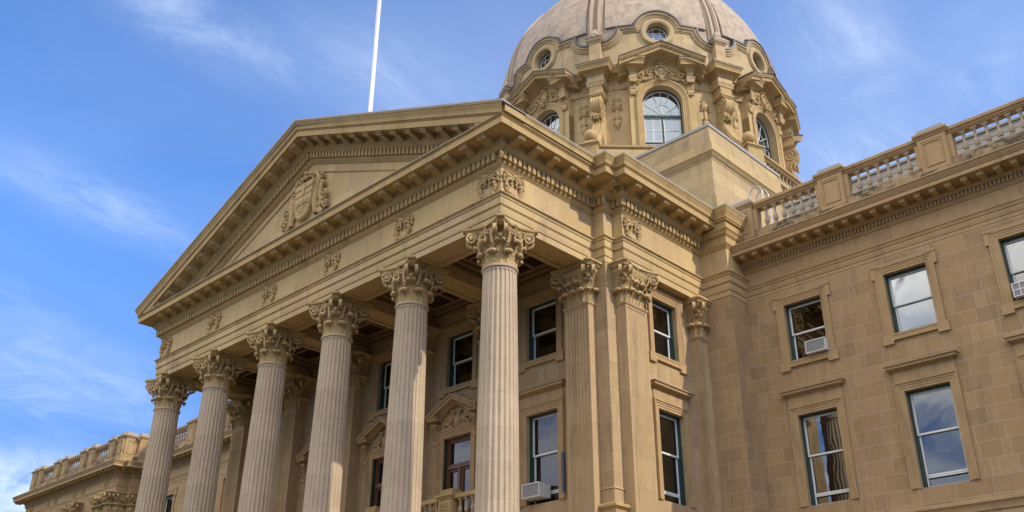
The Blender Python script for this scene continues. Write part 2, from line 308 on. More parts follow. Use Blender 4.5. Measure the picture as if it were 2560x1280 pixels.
# ---------------- portico entablature
ent = MB()
pr = [(-.03, 1.38), (0, 1.38), (0, 1.59), (-.018, 1.592), (-.018, 1.605), (.028, 1.606), (.028, 1.635), (.03, 1.64), (.03, 1.865), (.008, 1.867), (.008, 1.882), (.05, 1.883), (.05, 1.90), (.038, 1.902), (.038, 1.912), (.07, 1.914), (.07, 1.935), (.065, 1.94), (.065, 2.14), (.045, 2.142), (.045, 2.158), (.085, 2.16), (.085, 2.18), (.10, 2.225), (.13, 2.25), (.12, 2.252), (.12, 2.258), (.155, 2.26), (.155, 2.293), (.135, 2.296), (0, 2.31), (0, 3.22), (-.03, 3.22), (-.03, 1.38)]
ent.sweep(PATH, pr)
for y0, y1 in ((-.478, .508),):
    ent.box(-20.478, .478, y0, y1, 1.44, 3.2)
for i in range(6):                                   # beams running back from the columns
    ent.box(-4 * i - (.508 if i else .508), -4 * i + (.508 if i else .478), .5085, 3.99, 1.441, 2.6)
def rim(x0, x1, y0, y1, w=.15, w2=.15):              # sunken soffit panel between the rims
    ent.box(x0, x1, y0, y0 + w, 1.38, 1.4405); ent.box(x0, x1, y1 - w, y1, 1.38, 1.4405)
    ent.box(x0, x0 + w2, y0 + w, y1 - w, 1.3805, 1.4405); ent.box(x1 - w2, x1, y0 + w, y1 - w, 1.3805, 1.4405)
    ent.box(x0 + w2, x1 - w2, y0 + w, y0 + w + .05, 1.40, 1.4405); ent.box(x0 + w2, x1 - w2, y1 - w - .05, y1 - w, 1.40, 1.4405)
for i in range(5): rim(-4 * i - 3.49, -4 * i - .51, -.478, .508, w2=.38)
for i in range(6):
    a = -4 * i - .508; ent.box(a, a + (1.016 if i else .986), -.478, .508, 1.381, 1.4405)
    rim(a, a + (1.016 if i else .986), .5085, 3.47, w2=.15)
ent.box(.95, 1.323, 4.5, 8.85, 1.381, 3.0); ent.box(-21.323, -20.95, 4.5, 8.85, 1.381, 3.0)
abs_('portico_entablature', ent, M_ENT, B)
# ceiling with coffers
ce = MB(); co = MB()
for i in range(5):
    x0, x1 = -4 * i - 3.492, -4 * i - .508; y0, y1 = .508, 4.0
    for k, (o, za, zb) in enumerate(((0, 1.72, 1.80), (.0, 1.80, 2.6), (.10, 1.92, 2.0), (.22, 2.05, 2.12))):
        if k in (1,): continue
        a = o + .12
        for bx in ((x0, x1, y0, y0 + a), (x0, x1, y1 - a, y1), (x0, x0 + a, y0 + a, y1 - a), (x1 - a, x1, y0 + a, y1 - a)): ce.box(*bx, za, zb)
    co.box(x0, x1, y0, y1, 2.122, 2.3)
    for q in (1, 2): ce.box(x0 + .3, x1 - .3, y0 + q * 1.16 - .06, y0 + q * 1.16 + .06, 2.06, 2.121)
    ce.box((x0 + x1) / 2 - .06, (x0 + x1) / 2 + .06, y0 + .3, y1 - .3, 2.065, 2.121)
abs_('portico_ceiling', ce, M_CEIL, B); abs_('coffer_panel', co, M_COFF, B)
# ---------------- cornice
BED = [(-.03, 3.223), (.02, 3.223), (.02, 3.24), (.05, 3.26), (.07, 3.30), (.12, 3.34), (.13, 3.36), (.13, 3.38), (.11, 3.385), (.11, 3.655), (.25, 3.655), (.25, 3.672), (.235, 3.674), (.235, 3.684), (.27, 3.71), (.30, 3.75), (.345, 3.785), (.345, 3.79), (.345, 3.798), (.375, 3.80), (.375, 3.82), (.335, 3.82), (.335, 3.99), (.36, 4.01), (.36, 4.04)]
CORO = [(.80, 4.04), (.80, 4.052), (.85, 4.052), (.85, 4.042), (.874, 4.042), (.874, 4.25), (.855, 4.252), (.855, 4.268), (.89, 4.27), (.89, 4.288), (.878, 4.29), (.878, 4.30), (.905, 4.305), (.925, 4.32), (.935, 4.335)]
CYMA = [(.935, 4.338), (.935, 4.36), (.94, 4.40), (.955, 4.45), (.98, 4.50), (1.005, 4.54), (1.018, 4.58), (1.0, 4.585), (1.0, 4.598), (1.033, 4.60), (1.033, 4.648)]
MAIN = [mir(p) for p in reversed(RP[:5])] + RP[:5]; MAIN = [(-21.353, 8.852)] + MAIN + [(1.353, 8.852)]
# front + side path (big cornice ends against the corner piers)
c = MB(); c.sweep(MAIN, BED + CORO + [(-.03, 4.342), (-.03, 3.223)])
SIDE = RP[:5] + [(1.353, 8.852)]
for sgn in (1, -1):
    pth = SIDE if sgn > 0 else [mir(p) for p in reversed(SIDE)]
    # start square on the front plane so that the raking moulding can meet it
    c.sweep(pth, CYMA + [(.5, 4.66), (-.03, 4.66), (-.03, 4.338)])
def dent(mb, x0, y0, dx, dy, n, w=.135, h0=3.41, h1=3.655, p0=.10, p1=.235, ox=0, oy=0, step=.216, sh=0):
    nx, ny = dy, -dx                                  # outward to the right of travel
    for k in range(n):
        u = k * step; z = sh * u
        a = (x0 + dx * (u - w / 2), y0 + dy * (u - w / 2)); b_ = (x0 + dx * (u + w / 2), y0 + dy * (u + w / 2))
        vs = []
        for zz_ in (h0, h1):
            for (q, uu) in ((a, -w / 2), (b_, w / 2)):
                for p in (p0, p1): vs.append((q[0] + nx * p, q[1] + ny * p, zz_ + z + sh * uu))
        mb.add(vs, [(0, 1, 3, 2), (4, 6, 7, 5), (0, 4, 5, 1), (2, 3, 7, 6), (0, 2, 6, 4), (1, 5, 7, 3)])
    return mb
dent(c, -20.508 + .04 - .108, -E_, 1, 0, 98)
for s in (1, -1):
    for (x, ya, yb) in ((E_, -E_ - .05, 3.55), (1.353, 4.20, 8.7)):
        n = int((yb - ya) / .216) + 1; xx = x if s > 0 else -20 - x
        if s > 0: dent(c, xx, ya, 0, 1, n)
        else: dent(c, xx, ya + (n - 1) * .216, 0, -1, n)
    for (ya, xa, xb) in ((3.807, .74, .95),):
        for x in (.78, .99):
            if s > 0: dent(c, x, ya, 1, 0, 1)
            else: dent(c, -20 - x, ya, 1, 0, 1)
    for x in (1.18, 1.40):
        dent(c, x if s > 0 else -20 - x, 4.307, 1, 0, 1)
# acorn drops at the dentil corners
for (x, y) in ((E_, -E_), (.978, 3.807), (1.353, 4.307)):
    for s in (1, -1):
        xx = x + .19 if s > 0 else -20 - x - .19
        c.lathe([(0, 3.37), (.03, 3.38), (.055, 3.43), (.06, 3.50), (.075, 3.51), (.075, 3.56), (.05, 3.60), (.05, 3.655)], 10, T(xx, y - .19, 0))
CORN = abs_('portico_cornice', c, M_TRIM, B)
# modillion (local: back at y=0, outward -y, top at z=0)
def modillion_mesh(w=.27, d=.46, h=.235, sh=0, name='modillion', simple=False):
    m = MB()
    if simple: side = [(0, 0), (-d, 0), (-d, -h * .8), (-d + .02, -h), (0, -h)]
    else:
        side = [(0, 0), (-d, 0), (-d, -.045), (-d + .01, -.06)]
        for k in range(9): t = k / 8 * pi; side.append((-d + .012 - .022 * sin(t) + .01, -.062 - .045 + .045 * cos(t)))
        side += [(-d + .05, -.165), (-d + .12, -.135), (-d + .20, -.145), (-d + .30, -.20), (-d + .37, -.232), (0, -.235)]
    def P(x, a, b): return (x, a, b + sh * x)
    n = len(side); xs = (-w / 2, w / 2)
    vs = [P(x, a, b) for x in xs for a, b in side]
    m.add(vs, [tuple(range(n)), tuple(range(2 * n - 1, n - 1, -1))] + [(i, (i + 1) % n, n + (i + 1) % n, n + i) for i in range(n)])
    # cap fillet round the top
    W2 = w / 2 + .03
    vs = [P(x, a, b) for b in (-.042, -.001) for (x, a) in ((-W2 + .01, 0), (-W2 + .01, -d - .02), (W2 - .01, -d - .02), (W2 - .01, 0))]
    for i in (4, 5, 6, 7):
        x, a, b = vs[i]; x = x * (1 + .02 / W2); vs[i] = (x, a - (.015 if i in (5, 6) else 0), b)
    m.add(vs, [(3, 2, 1, 0), (4, 5, 6, 7), (0, 1, 5, 4), (1, 2, 6, 5), (2, 3, 7, 6)])
    if not simple:                                   # rolls on the nose and a spiral on each flank
        for x in (-.27, -.0, .27):
            m.tube([P(x * w, -d - .006, -.075), P(x * w, -d - .016, -.105), P(x * w, -d + .0, -.145)], .018, 5)
        for s in (-1, 1):
            m.ball((s * w / 2, -d + .07, -.11 + sh * s * w / 2), (.014, .035, .035), 8, 4); m.ball((s * w / 2, -.12, -.165 + sh * s * w / 2), (.014, .05, .05), 8, 4)
    return m.mesh(name, M_TRIM)
ME_MOD = modillion_mesh()
PB = .335
for k in range(26): put('modillion', ME_MOD, CORN, (.4 - .8 * k - 0.0, -E_ - PB, 4.04))
for s in (1, -1):
    for y in (-.4, .4, 1.2, 2.0, 2.8): put('modillion', ME_MOD, CORN, ((E_ + PB) if s > 0 else -20 - E_ - PB, y, 4.04), pi / 2 * s)
    for y in (4.30, 5.06, 5.85, 6.64, 7.43, 8.2): put('modillion', ME_MOD, CORN, ((1.353 + PB) if s > 0 else -21.353 - PB, y, 4.04), pi / 2 * s)
    put('modillion', ME_MOD, CORN, (1.36 if s > 0 else -21.36, 4.307 - PB, 4.04)); put('modillion', ME_MOD, CORN, ((.978 + PB) if s > 0 else -20.978 - PB, 3.56, 4.04), pi / 2 * s)
for o in CORN.children: pass
# corner pier crown (no modillions)
for s in (1, -1):
    p = MB(); pth = [(1.353, 8.852), (2.463, 8.852), (2.463, 10.4)]
    if s < 0: pth = [mir(q) for q in reversed(pth)]
    p.sweep(pth, [(-.03, 3.226), (.02, 3.226), (.03, 3.25), (.10, 3.32), (.13, 3.36), (.13, 3.385), (.09, 3.39), (.09, 3.67), (.12, 3.675), (.12, 3.70), (.10, 3.702), (.10, 3.712), (.15, 3.72), (.17, 3.80), (.22, 3.88), (.235, 3.89), (.235, 3.93), (.19, 3.94), (.19, 4.19), (.27, 4.20), (.27, 4.245), (.25, 4.247), (.25, 4.262), (.30, 4.27), (.30, 4.30), (.32, 4.36), (.36, 4.45), (.41, 4.53), (.425, 4.60), (.443, 4.605), (.443, 4.652), (-.03, 4.67), (-.03, 3.226)])
    a = 1.4 if s > 0 else -22.42
    p.box(a, a + 1.02, 8.90, 10.4, 3.0, 4.664)
    abs_('pier_crown', p, M_TRIM, B)
# zinc strip on the cornice tops
fl = MB()
for s in (1, -1):
    pth = SIDE if s > 0 else [mir(q) for q in reversed(SIDE)]
    fl.sweep(pth, [(1.040, 4.652), (1.040, 4.69), (1.03, 4.70), (.2, 4.74), (.2, 4.70), (1.0, 4.652), (1.040, 4.652)])
    pth = [(1.353, 8.852), (2.463, 8.852), (2.463, 10.4)]; pth = pth if s > 0 else [mir(q) for q in reversed(pth)]
    fl.sweep(pth, [(.452, 4.656), (.452, 4.69), (.44, 4.70), (-.1, 4.73), (-.1, 4.69), (.42, 4.656), (.452, 4.656)])
# ---------------- pediment
SL = .410
def zr(x): return 4.651 + SL * (E_ + 1.033 - abs(x + 10) + 10)      # crest line over x
TOP = 4.651
def rake(mb, prof, closed=True):
    """prof (p,h) h measured down from the crest (vertical)."""
    for s in (1, -1):
        row0, row1 = [], []
        for p, h in prof:
            xe = E_ + p; xs = E_ + 1.033 - (4.30 - (TOP + h)) / -SL if False else None
            # x where this line meets the top slab of the level cornice
            xc = (TOP + h - 4.30) / SL + E_ + 1.033
            x = min(xe, xc); X = x if s > 0 else -20 - x
            row0.append((X, -E_ - p, TOP + SL * (E_ + 1.033 - x) + h)); row1.append((-10, -E_ - p, TOP + SL * (11.541) + h))
        mb.grid([row0, row1] if s > 0 else [row1, row0])
ped = MB()
k_ = 1 / cos(math.atan(SL))
def hh(z): return -(4.651 - z) * k_
RK = [(p * .996 + (.004 if p > .8 else 0), hh(z)) for p, z in BED[1:] + CORO + CYMA] + [(.45, .03), (-.2, .03), (-.2, hh(3.223))]
RK = [RK[-1]] + RK
rake(ped, RK)
# dentils of the rake
for s in (1, -1):
    n = 47
    for k in range(n):
        x = -10 + s * (.12 + k * .216)
        z0 = zr(x) + hh(3.41); z1 = zr(x) + hh(3.655)
        if z0 < 4.36: continue
        vs = []
        for dz0 in (0, 1):
            for dx in (-.0675, .0675):
                for p in (.10, .235): vs.append((x + dx, -E_ - p, (z1 if dz0 else z0) - s * SL * dx))
        ped.add(vs, [(0, 1, 3, 2), (4, 6, 7, 5), (0, 4, 5, 1), (2, 3, 7, 6), (0, 2, 6, 4), (1, 5, 7, 3)])
PED = abs_('pediment', ped, M_TRIM, B)
ty = MB()                                            # tympanum with raised border
ty.add([(-20.4, -E_ + .02, 4.2), (.4, -E_ + .02, 4.2), (-10, -E_ + .02, 8.6)], [(0, 1, 2)])
abs_('tympanum', ty, M_ENT, PED).location = (0, 0, Z0) if False else (0, 0, 0)
for o in (CORN, PED): pass
bd = MB()
for s in (1, -1):
    a = [(-10, zr(-10) + hh(3.2) - .33), (.2 if s > 0 else -20.2, zr(.2) + hh(3.2) - .26), (.2 if s > 0 else -20.2, zr(.2) + hh(3.2) - .30), (-10, zr(-10) + hh(3.2) - .37)]
    bd.prism(a, -E_ - .012, -E_ + .1)
put('tympanum_border', bd.mesh('tympanum_border', M_TRIM), PED)
ME_MR = {s: modillion_mesh(sh=-s * SL, name='raking_modillion') for s in (1, -1)}
for s in (1, -1):
    for k in range(13):
        x = -10 + s * (.42 + .8 * k); z = zr(x) + hh(4.04)
        put('modillion', ME_MR[s], PED, (x, -E_ - PB, z + .0))
# roof behind the pediment, zinc edge
rf = MB()
for s in (1, -1):
    f_ = (lambda x: x) if s > 0 else (lambda x: -20 - x)
    wd_ = MB(); wd_.prism([(f_(.2), 4.40), (f_(1.50), 4.40), (f_(1.50), zr(1.50) - .012), (f_(.2), zr(.2) - .012)], -1.36, 8)
    put('rake_return', wd_.mesh('rake_return', M_TRIM), PED)
for s in (1, -1):
    xo = 1.55 if s > 0 else -21.55
    rf.add([(-10, -1.5, zr(-10) + .035), (xo, -1.5, zr(xo) + .03), (xo, 8, zr(xo) + .03), (-10, 8, zr(-10) + .035), (-10, -1.5, zr(-10) - .2), (xo, -1.5, zr(xo) - .0), (xo, 8, zr(xo) - .0), (-10, 8, zr(-10) - .2)], [(0, 1, 2, 3), (7, 6, 5, 4), (0, 4, 5, 1), (1, 5, 6, 2), (2, 6, 7, 3), (3, 7, 4, 0)])
abs_('portico_roof', rf, M_ROOF, B)
for s in (1, -1):
    xo = 1.556 if s > 0 else -21.556
    fl.add([(-10, y, zr(-10) + h) for y in (-1.556, -1.2) for h in (.0, .06)] + [(xo, y, zr(xo) + h) for y in (-1.556, -1.2) for h in (.0, .06)], [(0, 1, 5, 4), (2, 6, 7, 3), (1, 3, 7, 5), (0, 4, 6, 2), (4, 5, 7, 6)])
fl.box(-20.3, .3, -E_ - .93, -E_ + .02, 4.343, 4.362)
abs_('zinc_flashing', fl, M_FLASH, B)
# ---------------- wreath with ribbon bow (front faces -y)
def spiral(cx, cz, r0, r1, turns, a0, n=26, d=1):
    return [(cx + (r0 + (r1 - r0) * i / n) * cos(a0 + d * 2 * pi * turns * i / n), cz + (r0 + (r1 - r0) * i / n) * sin(a0 + d * 2 * pi * turns * i / n)) for i in range(n + 1)]
def wreath_mesh():
    m = MB(); R = random.Random(3)
    for i in range(64):
        a = 2 * pi * i / 64; rr = .27 + R.uniform(-.04, .04); th = .06 * (1.1 - .3 * sin(a))
        m.ball((rr * cos(a), -.05 - R.uniform(0, .035), -.1 + (rr + .03) * sin(a)), (.045, .045, .05), 6, 4)
    m.tube([(.27 * cos(2 * pi * i / 32), -.03, -.1 + .3 * sin(2 * pi * i / 32)) for i in range(32)], .05, 6, closed=True)
    m.ball((0, -.10, .24), (.055, .06, .055), 8, 6)
    for s in (-1, 1):
        m.tube([(0, -.08, .24), (s * .12, -.10, .33), (s * .24, -.08, .36), (s * .33, -.05, .30), (s * .26, -.07, .22), (s * .12, -.08, .2), (0, -.08, .24)], .033, 6)
        m.tube([(0, -.07, .22), (s * .10, -.07, .10), (s * .06, -.06, .02), (s * .14, -.05, -.02)], .038, 6)
        m.tube([(s * .30, -.05, .30), (s * .38, -.05, .16), (s * .33, -.04, .06), (s * .39, -.04, -.04)], [.04, .045, .035, .02], 6)
        for q in range(6): m.ball((s * R.uniform(.2, .4), -.06, R.uniform(.12, .36)), R.uniform(.025, .045), 6, 4)
    return m.mesh('wreath', M_ORN)
ME_WR = wreath_mesh()
for i in range(6): put('wreath', ME_WR, B, (-4 * i, -E_, 2.76 + Z0), scale=(1.2, 1.1, 1.06))
for s in (1, -1):
    put('wreath', ME_WR, B, (E_ if s > 0 else -20 - E_, 0, 2.76 + Z0), pi / 2 * s, (1.2, 1.1, 1.06))
    put('wreath', ME_WR, B, (1.353 if s > 0 else -21.353, 4.83, 2.76 + Z0), pi / 2 * s, (1.2, 1.1, 1.06))
# ---------------- coat of arms
ca = MB(); sx, sz = .0, .0
ca.ball((0, 0, .95), (1.05, .10, 1.15), 24, 10); ca.ball((0, 0, .25), (1.35, .09, .55), 24, 8)
def shield(w, h, z0, n=8):
    pts = [(-w, z0 + h), (w, z0 + h), (w * 1.0, z0 + h * .45)]
    for i in range(1, n + 1): t = i / n; pts.append((w * cos(t * pi / 2) ** .8 if t < 1 else 0, z0 + h * .45 - h * .45 * sin(t * pi / 2) ** 1.3))
    return pts + [(-x, z) for x, z in pts[-2:1:-1]]
sh1 = shield(.60, 1.62, 0); ca.prism(sh1, -.24, .0); sh2 = shield(.55, 1.52, .05); ca.prism(sh2, -.27, -.2)
ca.box(-.55, .55, -.30, -.25, 1.32, 1.42); ca.box(-.07, .07, -.302, -.25, 1.05, 1.56); ca.box(-.55, .55, -.29, -.25, 1.03, 1.06)
for i in range(5): ca.ball((-.42 + .21 * i, -.25, .80), (.13, .06, .12 + .06 * (i % 2)), 8, 5)
RR = random.Random(5)
for i in range(90):
    x, z = RR.uniform(-.48, .48), RR.uniform(.18, .55)
    if z > .18 + abs(x) * .35: ca.ball((x, -.268, z), .025, 5, 3)
ca.tube([(-.52, -.27, .58), (-.2, -.28, .64), (.2, -.28, .63), (.52, -.27, .6)], .02, 5)
for s in (-1, 1):
    for (cx_, cz_, r, tn, a0, dd) in ((.82, 1.02, .17, 1.4, pi, -1), (.98, .42, .20, 1.3, pi / 2, -1), (.42, 1.84, .16, 1.3, 0, 1), (.70, 1.50, .15, 1.3, -pi / 2, 1), (.16, 1.93, .11, 1.1, 0, 1)):
        ca.tube([(s * x, -.16, z) for x, z in spiral(cx_, cz_, r, .03, tn, a0, 22, dd)], .045, 6)
    ca.tube([(s * .25, -.1, 2.0), (s * .62, -.16, 1.9), (s * .86, -.18, 1.5), (s * .80, -.2, 1.0), (s * .74, -.2, .5), (s * .80, -.14, .0)], [.06, .08, .09, .1, .12, .10], 8)
    ca.tube([(s * .78, -.1, .9), (s * 1.0, -.14, .62), (s * 1.0, -.12, .2), (s * 1.2, -.1, -.05)], [.05, .07, .08, .05], 6)
    for (cx_, cz_, r, tn, a0, dd) in ((1.24, .62, .22, 1.4, pi / 2, -1), (1.06, 1.18, .14, 1.2, pi, -1), (1.36, .18, .16, 1.2, pi / 2, -1), (.92, 1.62, .12, 1.2, -pi / 2, 1)):
        ca.tube([(s * x, -.15, z) for x, z in spiral(cx_, cz_, r, .03, tn, a0, 22, dd)], .055, 6)
    ca.tube([(s * .9, -.1, 1.5), (s * 1.02, -.14, 1.15), (s * .98, -.14, .75), (s * 1.12, -.12, .35), (s * 1.42, -.10, .02)], [.05, .09, .10, .11, .06], 7)
    for k in range(9): ca.ball((s * (.70 + .05 * k + .1 * (k % 2)), -.16, 1.55 - .16 * k), (.10, .09, .07), 7, 4)
    for k in range(7): ca.ball((s * (.66 + .07 * k), -.14, .30 - .06 * k), (.13, .09, .07), 7, 4)
ca.ball((0, -.2, 2.02), (.14, .14, .10), 8, 6); ca.ball((0, -.2, 1.86), (.09, .1, .09), 8, 6)
put('coat_of_arms', ca.mesh('coat_of_arms', M_ORN), PED, (-10.05, -E_ + .02, 5.30), label='carved shield with a cross, hills and wheat between scrolls')
# ================================================================== columns
def leaf(m, h, w, out, M, tip=1.0, back=0.0):
    path = [(0, 0), (.012, .3), (.03, .55), (.06, .78), (.12, .93), (.19, 1.0), (.255, .99), (.285, .93), (.275, .87), (.235, .84)]
    wd = [.92, 1, 1, .98, .95, .90, .82, .72, .6, .4]
    rows = []
    for (o, z), q in zip(path, wd):
        r = []
        for j in range(13):
            u = -1 + j / 6
            lob = 1 + .10 * cos(6 * pi * z * 1.2) * (abs(u) ** 3)
            x = u * w / 2 * q * lob
            rib = .020 * (abs(cos(u * 3 * pi)) - .5) * (1 if z > .05 else .3)
            r.append((x, -(o * out - .10 * abs(u) ** 2 * w * .5 * (0.4 + z) + rib), z * h))
        rows.append(r)
    m.grid(rows, M)
    zt = h * .94                                     # fat curled tip
    m.ball((0, -out * .25, zt), (w * .40, .066 * tip, .060 * tip), 12, 7, M)
    for s in (-1, 1): m.ball((s * w * .27, -out * .24, zt - .018), (w * .15, .058 * tip, .052 * tip), 8, 5, M)
    m.box(-.012, .012, -.03, 0, .02, h * .75, M)
def vol_path(r_in, z_in, r_c, z_c, R):
    p = [(r_in, z_in), (r_in + .06, z_in + .14), (r_in + .14, z_in + .27), (r_c - .10, z_c + R * .92)]
    for i in range(27):
        t = i / 26; a = pi / 2 + .35 - t * 2 * pi * 1.45; r = R * (1 - t) ** .75 * .98 + .022
        p.append((r_c + r * cos(a), z_c + r * sin(a)))
    return p
def corner_volute(m, M, r=.87, rin=.50):
    for s in (-1, 1):
        Mv = M @ T(s * .075, 0, 0) @ Matrix.Rotation(s * .09, 4, 'Z')
        P = vol_path(rin, .66, r, 1.0, .145)
        m.ribbon(P, [.11] * len(P), .05, Mv)
        m.lathe([(0, -.06), (.05, -.055), (.06, 0), (.05, .055), (0, .06)], 8, Mv @ T(0, -r, 1.0) @ Matrix.Rotation(pi / 2, 4, 'Y'))
    leaf(m, .34, .34, .95, M @ T(0, -rin + .06, .60), .9)
    m.ball((0, -r - .02, 1.20), (.05, .05, .05), 8, 5, M); m.ball((0, -r + .02, .80), (.06, .08, .06), 8, 5, M)
def helices(m, M, r=.57, w=.20):
    for s in (-1, 1):
        pts = [(s * .30, .62), (s * .28, .78), (s * .24, .92)] + [(s * (w - .04) + .095 * (1 - i / 18) ** .8 * cos(pi / 2 + s * (-1.3 + 2 * pi * 1.3 * i / 18) * 1), 1.05 + .095 * (1 - i / 18) ** .8 * sin(pi / 2 + s * (-1.3 + 2 * pi * 1.3 * i / 18))) for i in range(19)]
        m.tube([(x, -r - .05, z) for x, z in pts], [.045] * 3 + [.032] * 19, 6, M)
        m.ball((s * .29, -r - .01, .62), (.055, .06, .10), 8, 5, M)
    m.tube([(0, -r - .02, .66), (0, -r - .05, .9), (0, -r - .06, 1.15)], [.03, .035, .04], 6, M)
    m.ball((0, -r - .05, .84), (.075, .06, .09), 8, 6, M)
def abacus_poly(s=1.0, R=1.13, mid=.62, cut=.10, n=8):
    P = []
    for q in range(4):
        a = pi / 2 * q + pi / 4
        c_ = Vector((cos(a), sin(a))); t_ = Vector((-sin(a), cos(a)))
        p1 = c_ * R - t_ * cut; p2 = c_ * R + t_ * cut; a2 = a + pi / 2
        p3 = Vector((cos(a2), sin(a2))) * R - Vector((-sin(a2), cos(a2))) * cut
        P.append(p1)
        nrm_ = Vector((cos(a + pi / 4), sin(a + pi / 4))); dm = (p2.dot(nrm_)) - mid
        for i in range(n):
            t = i / n; b_ = p2.lerp(p3, t); P.append(b_ - nrm_ * dm * 4 * t * (1 - t))
    return [(p.x * s, p.y * s) for p in P]
def abacus(m, M=None, **k):
    lv = [(.80, 1.13), (.86, 1.185), (.89, 1.19), (.90, 1.215), (.95, 1.26), (.975, 1.265), (.94, 1.268), (.94, 1.285), (.985, 1.29), (1.005, 1.31), (1.01, 1.34), (1.0, 1.37), (.985, 1.378)]
    rows = [[(x * s, y * s, z) for x, y in abacus_poly(**k)] for s, z in lv]
    n = len(rows[0]); vs = [p for r in rows for p in r]; fs = [(i * n + j, i * n + (j + 1) % n, (i + 1) * n + (j + 1) % n, (i + 1) * n + j) for i in range(len(rows) - 1) for j in range(n)]
    fs += [tuple(range(n)), tuple(range((len(rows) - 1) * n, len(rows) * n))]
    m.add(vs, fs, M)
def fleuron(m, M, r=.66):
    for k in range(6):
        a = 2 * pi * k / 6; m.ball((.055 * cos(a), -r, 1.28 + .055 * sin(a)), (.035, .045, .035), 6, 4, M)
    m.ball((0, -r - .04, 1.28), .03, 6, 4, M); m.ball((0, -r + .02, 1.19), (.05, .05, .09), 6, 4, M)
cap = MB()
cap.lathe([(.44, -.02), (.46, 0), (.465, .3), (.475, .6), (.50, .85), (.56, 1.02), (.66, 1.13), (.66, 1.16), (0, 1.16)], 32)
for k in range(8):
    cap_M = RZ(pi / 4 * k + pi / 8); leaf(cap, .45, .37, .74, cap_M @ T(0, -.475, .0), 1.1)
    cap_M = RZ(pi / 4 * k); leaf(cap, .80, .39, 1.08, cap_M @ T(0, -.468, .0), 1.15)
for k in range(4):
    corner_volute(cap, RZ(pi / 2 * k + pi / 4)); helices(cap, RZ(pi / 2 * k)); fleuron(cap, RZ(pi / 2 * k))
ab_ = MB(); abacus(ab_); ME_ABA = ab_.mesh('abacus', M_TRIM, 30)
ME_CAP = cap.mesh('capital', M_CARV, 45)
def rs(z): return .505 + .125 * (1 - ((z + 12) / 12) ** 1.7) if z > -12 else .63
sf = MB(); NF = 24; KF = 10; rows = []
zs = [-.085 - .0 * i for i in range(1)] + [-.09 - .012 * i for i in range(1, 9)] + [-.3 - 1.0 * i for i in range(0, 11)] + [-10.9, -11.0]
zs = sorted(set(zs), reverse=True)
for z in zs:
    r = []; R0 = rs(z); fw = .80
    for i in range(NF):
        for j in range(KF):
            t = -1 + 2 * (j + .0) / KF; tt = t / fw; d = 0
            if abs(tt) < 1:
                d = sqrt(1 - tt * tt) * .042
                zarch = -.10 - .05 * (1 - sqrt(1 - tt * tt))
                d *= max(0, min(1, (zarch - z) / .03)) if z > -.3 else 1
            a = 2 * pi * (i + (t + 1) / 2) / NF
            r.append(((R0 - d) * cos(a), (R0 - d) * sin(a), z))
    rows.append(r + [r[0]])
sf.grid(rows)
ME_SHAFT = sf.mesh('shaft', M_SHAFT, 28)
nk = MB(); nk.lathe([(.46, .045), (.53, .045), (.552, .03), (.558, .0), (.552, -.03), (.532, -.042), (.515, -.044), (.515, -.062), (.506, -.085)], 48)
ME_NECK = nk.mesh('necking', M_SHAFT, 40)
bs = MB(); bs.lathe([(.63, -10.95), (.66, -11.0), (.72, -11.05), (.74, -11.12), (.72, -11.2), (.68, -11.24), (.68, -11.3), (.78, -11.36), (.82, -11.46), (.78, -11.56), (.78, -11.6)], 40); bs.box(-.85, .85, -.85, .85, -11.9, -11.6)
ME_BASE = bs.mesh('base', M_TRIM, 40)
COLS = []
for i in range(6):
    o = put('column', ME_SHAFT, B, (-4 * i, 0, Z0), rz=pi / NF)
    for nm, me in (('necking', ME_NECK), ('base', ME_BASE)): put(nm, me, o)
    put('capital', ME_CAP, o, rz=-pi / NF); put('abacus', ME_ABA, o, rz=-pi / NF)
st_ = MB()
for k in range(10): st_.box(-22 - .35 * k, 2 + .35 * k, -1.2 - .35 * k, 4.2, -14 + .0, -11.9 - .21 * k)
abs_('portico_steps', st_, M_ASHY, B)
# ================================================================== pilasters (front faces -y, centred x=0, face at y=0, body behind)
def flutes(m, W, n, zb=-11, zt=-.12, M=None, edge=.07, D=.038):
    """fluted plate W wide whose face lies at y=0"""
    pw = (W - 2 * edge) / n; xs = []; K = 8
    cols_ = [(-W / 2, None)] + [(-W / 2 + edge + pw * (i + j / K), (-1 + 2 * j / K)) for i in range(n) for j in range(K)] + [(W / 2 - edge, None), (W / 2, None)]
    zl = [zt + .1, zt + .04] + [zt - .012 * i for i in range(0, 9)] + [-.4, -3, -6, -9, zb]
    rows = []
    for z in zl:
        r = []
        for x, t in cols_:
            d = 0
            if t is not None and abs(t) < .82:
                tt = t / .82; q = sqrt(1 - tt * tt); d = D * q; za = zt - pw * .4 * (1 - q)
                d *= max(0, min(1, (za - z) / .03)) if z > -.39 else 1
            r.append((x, d, z))
        rows.append(r)
    m.grid(rows, M)
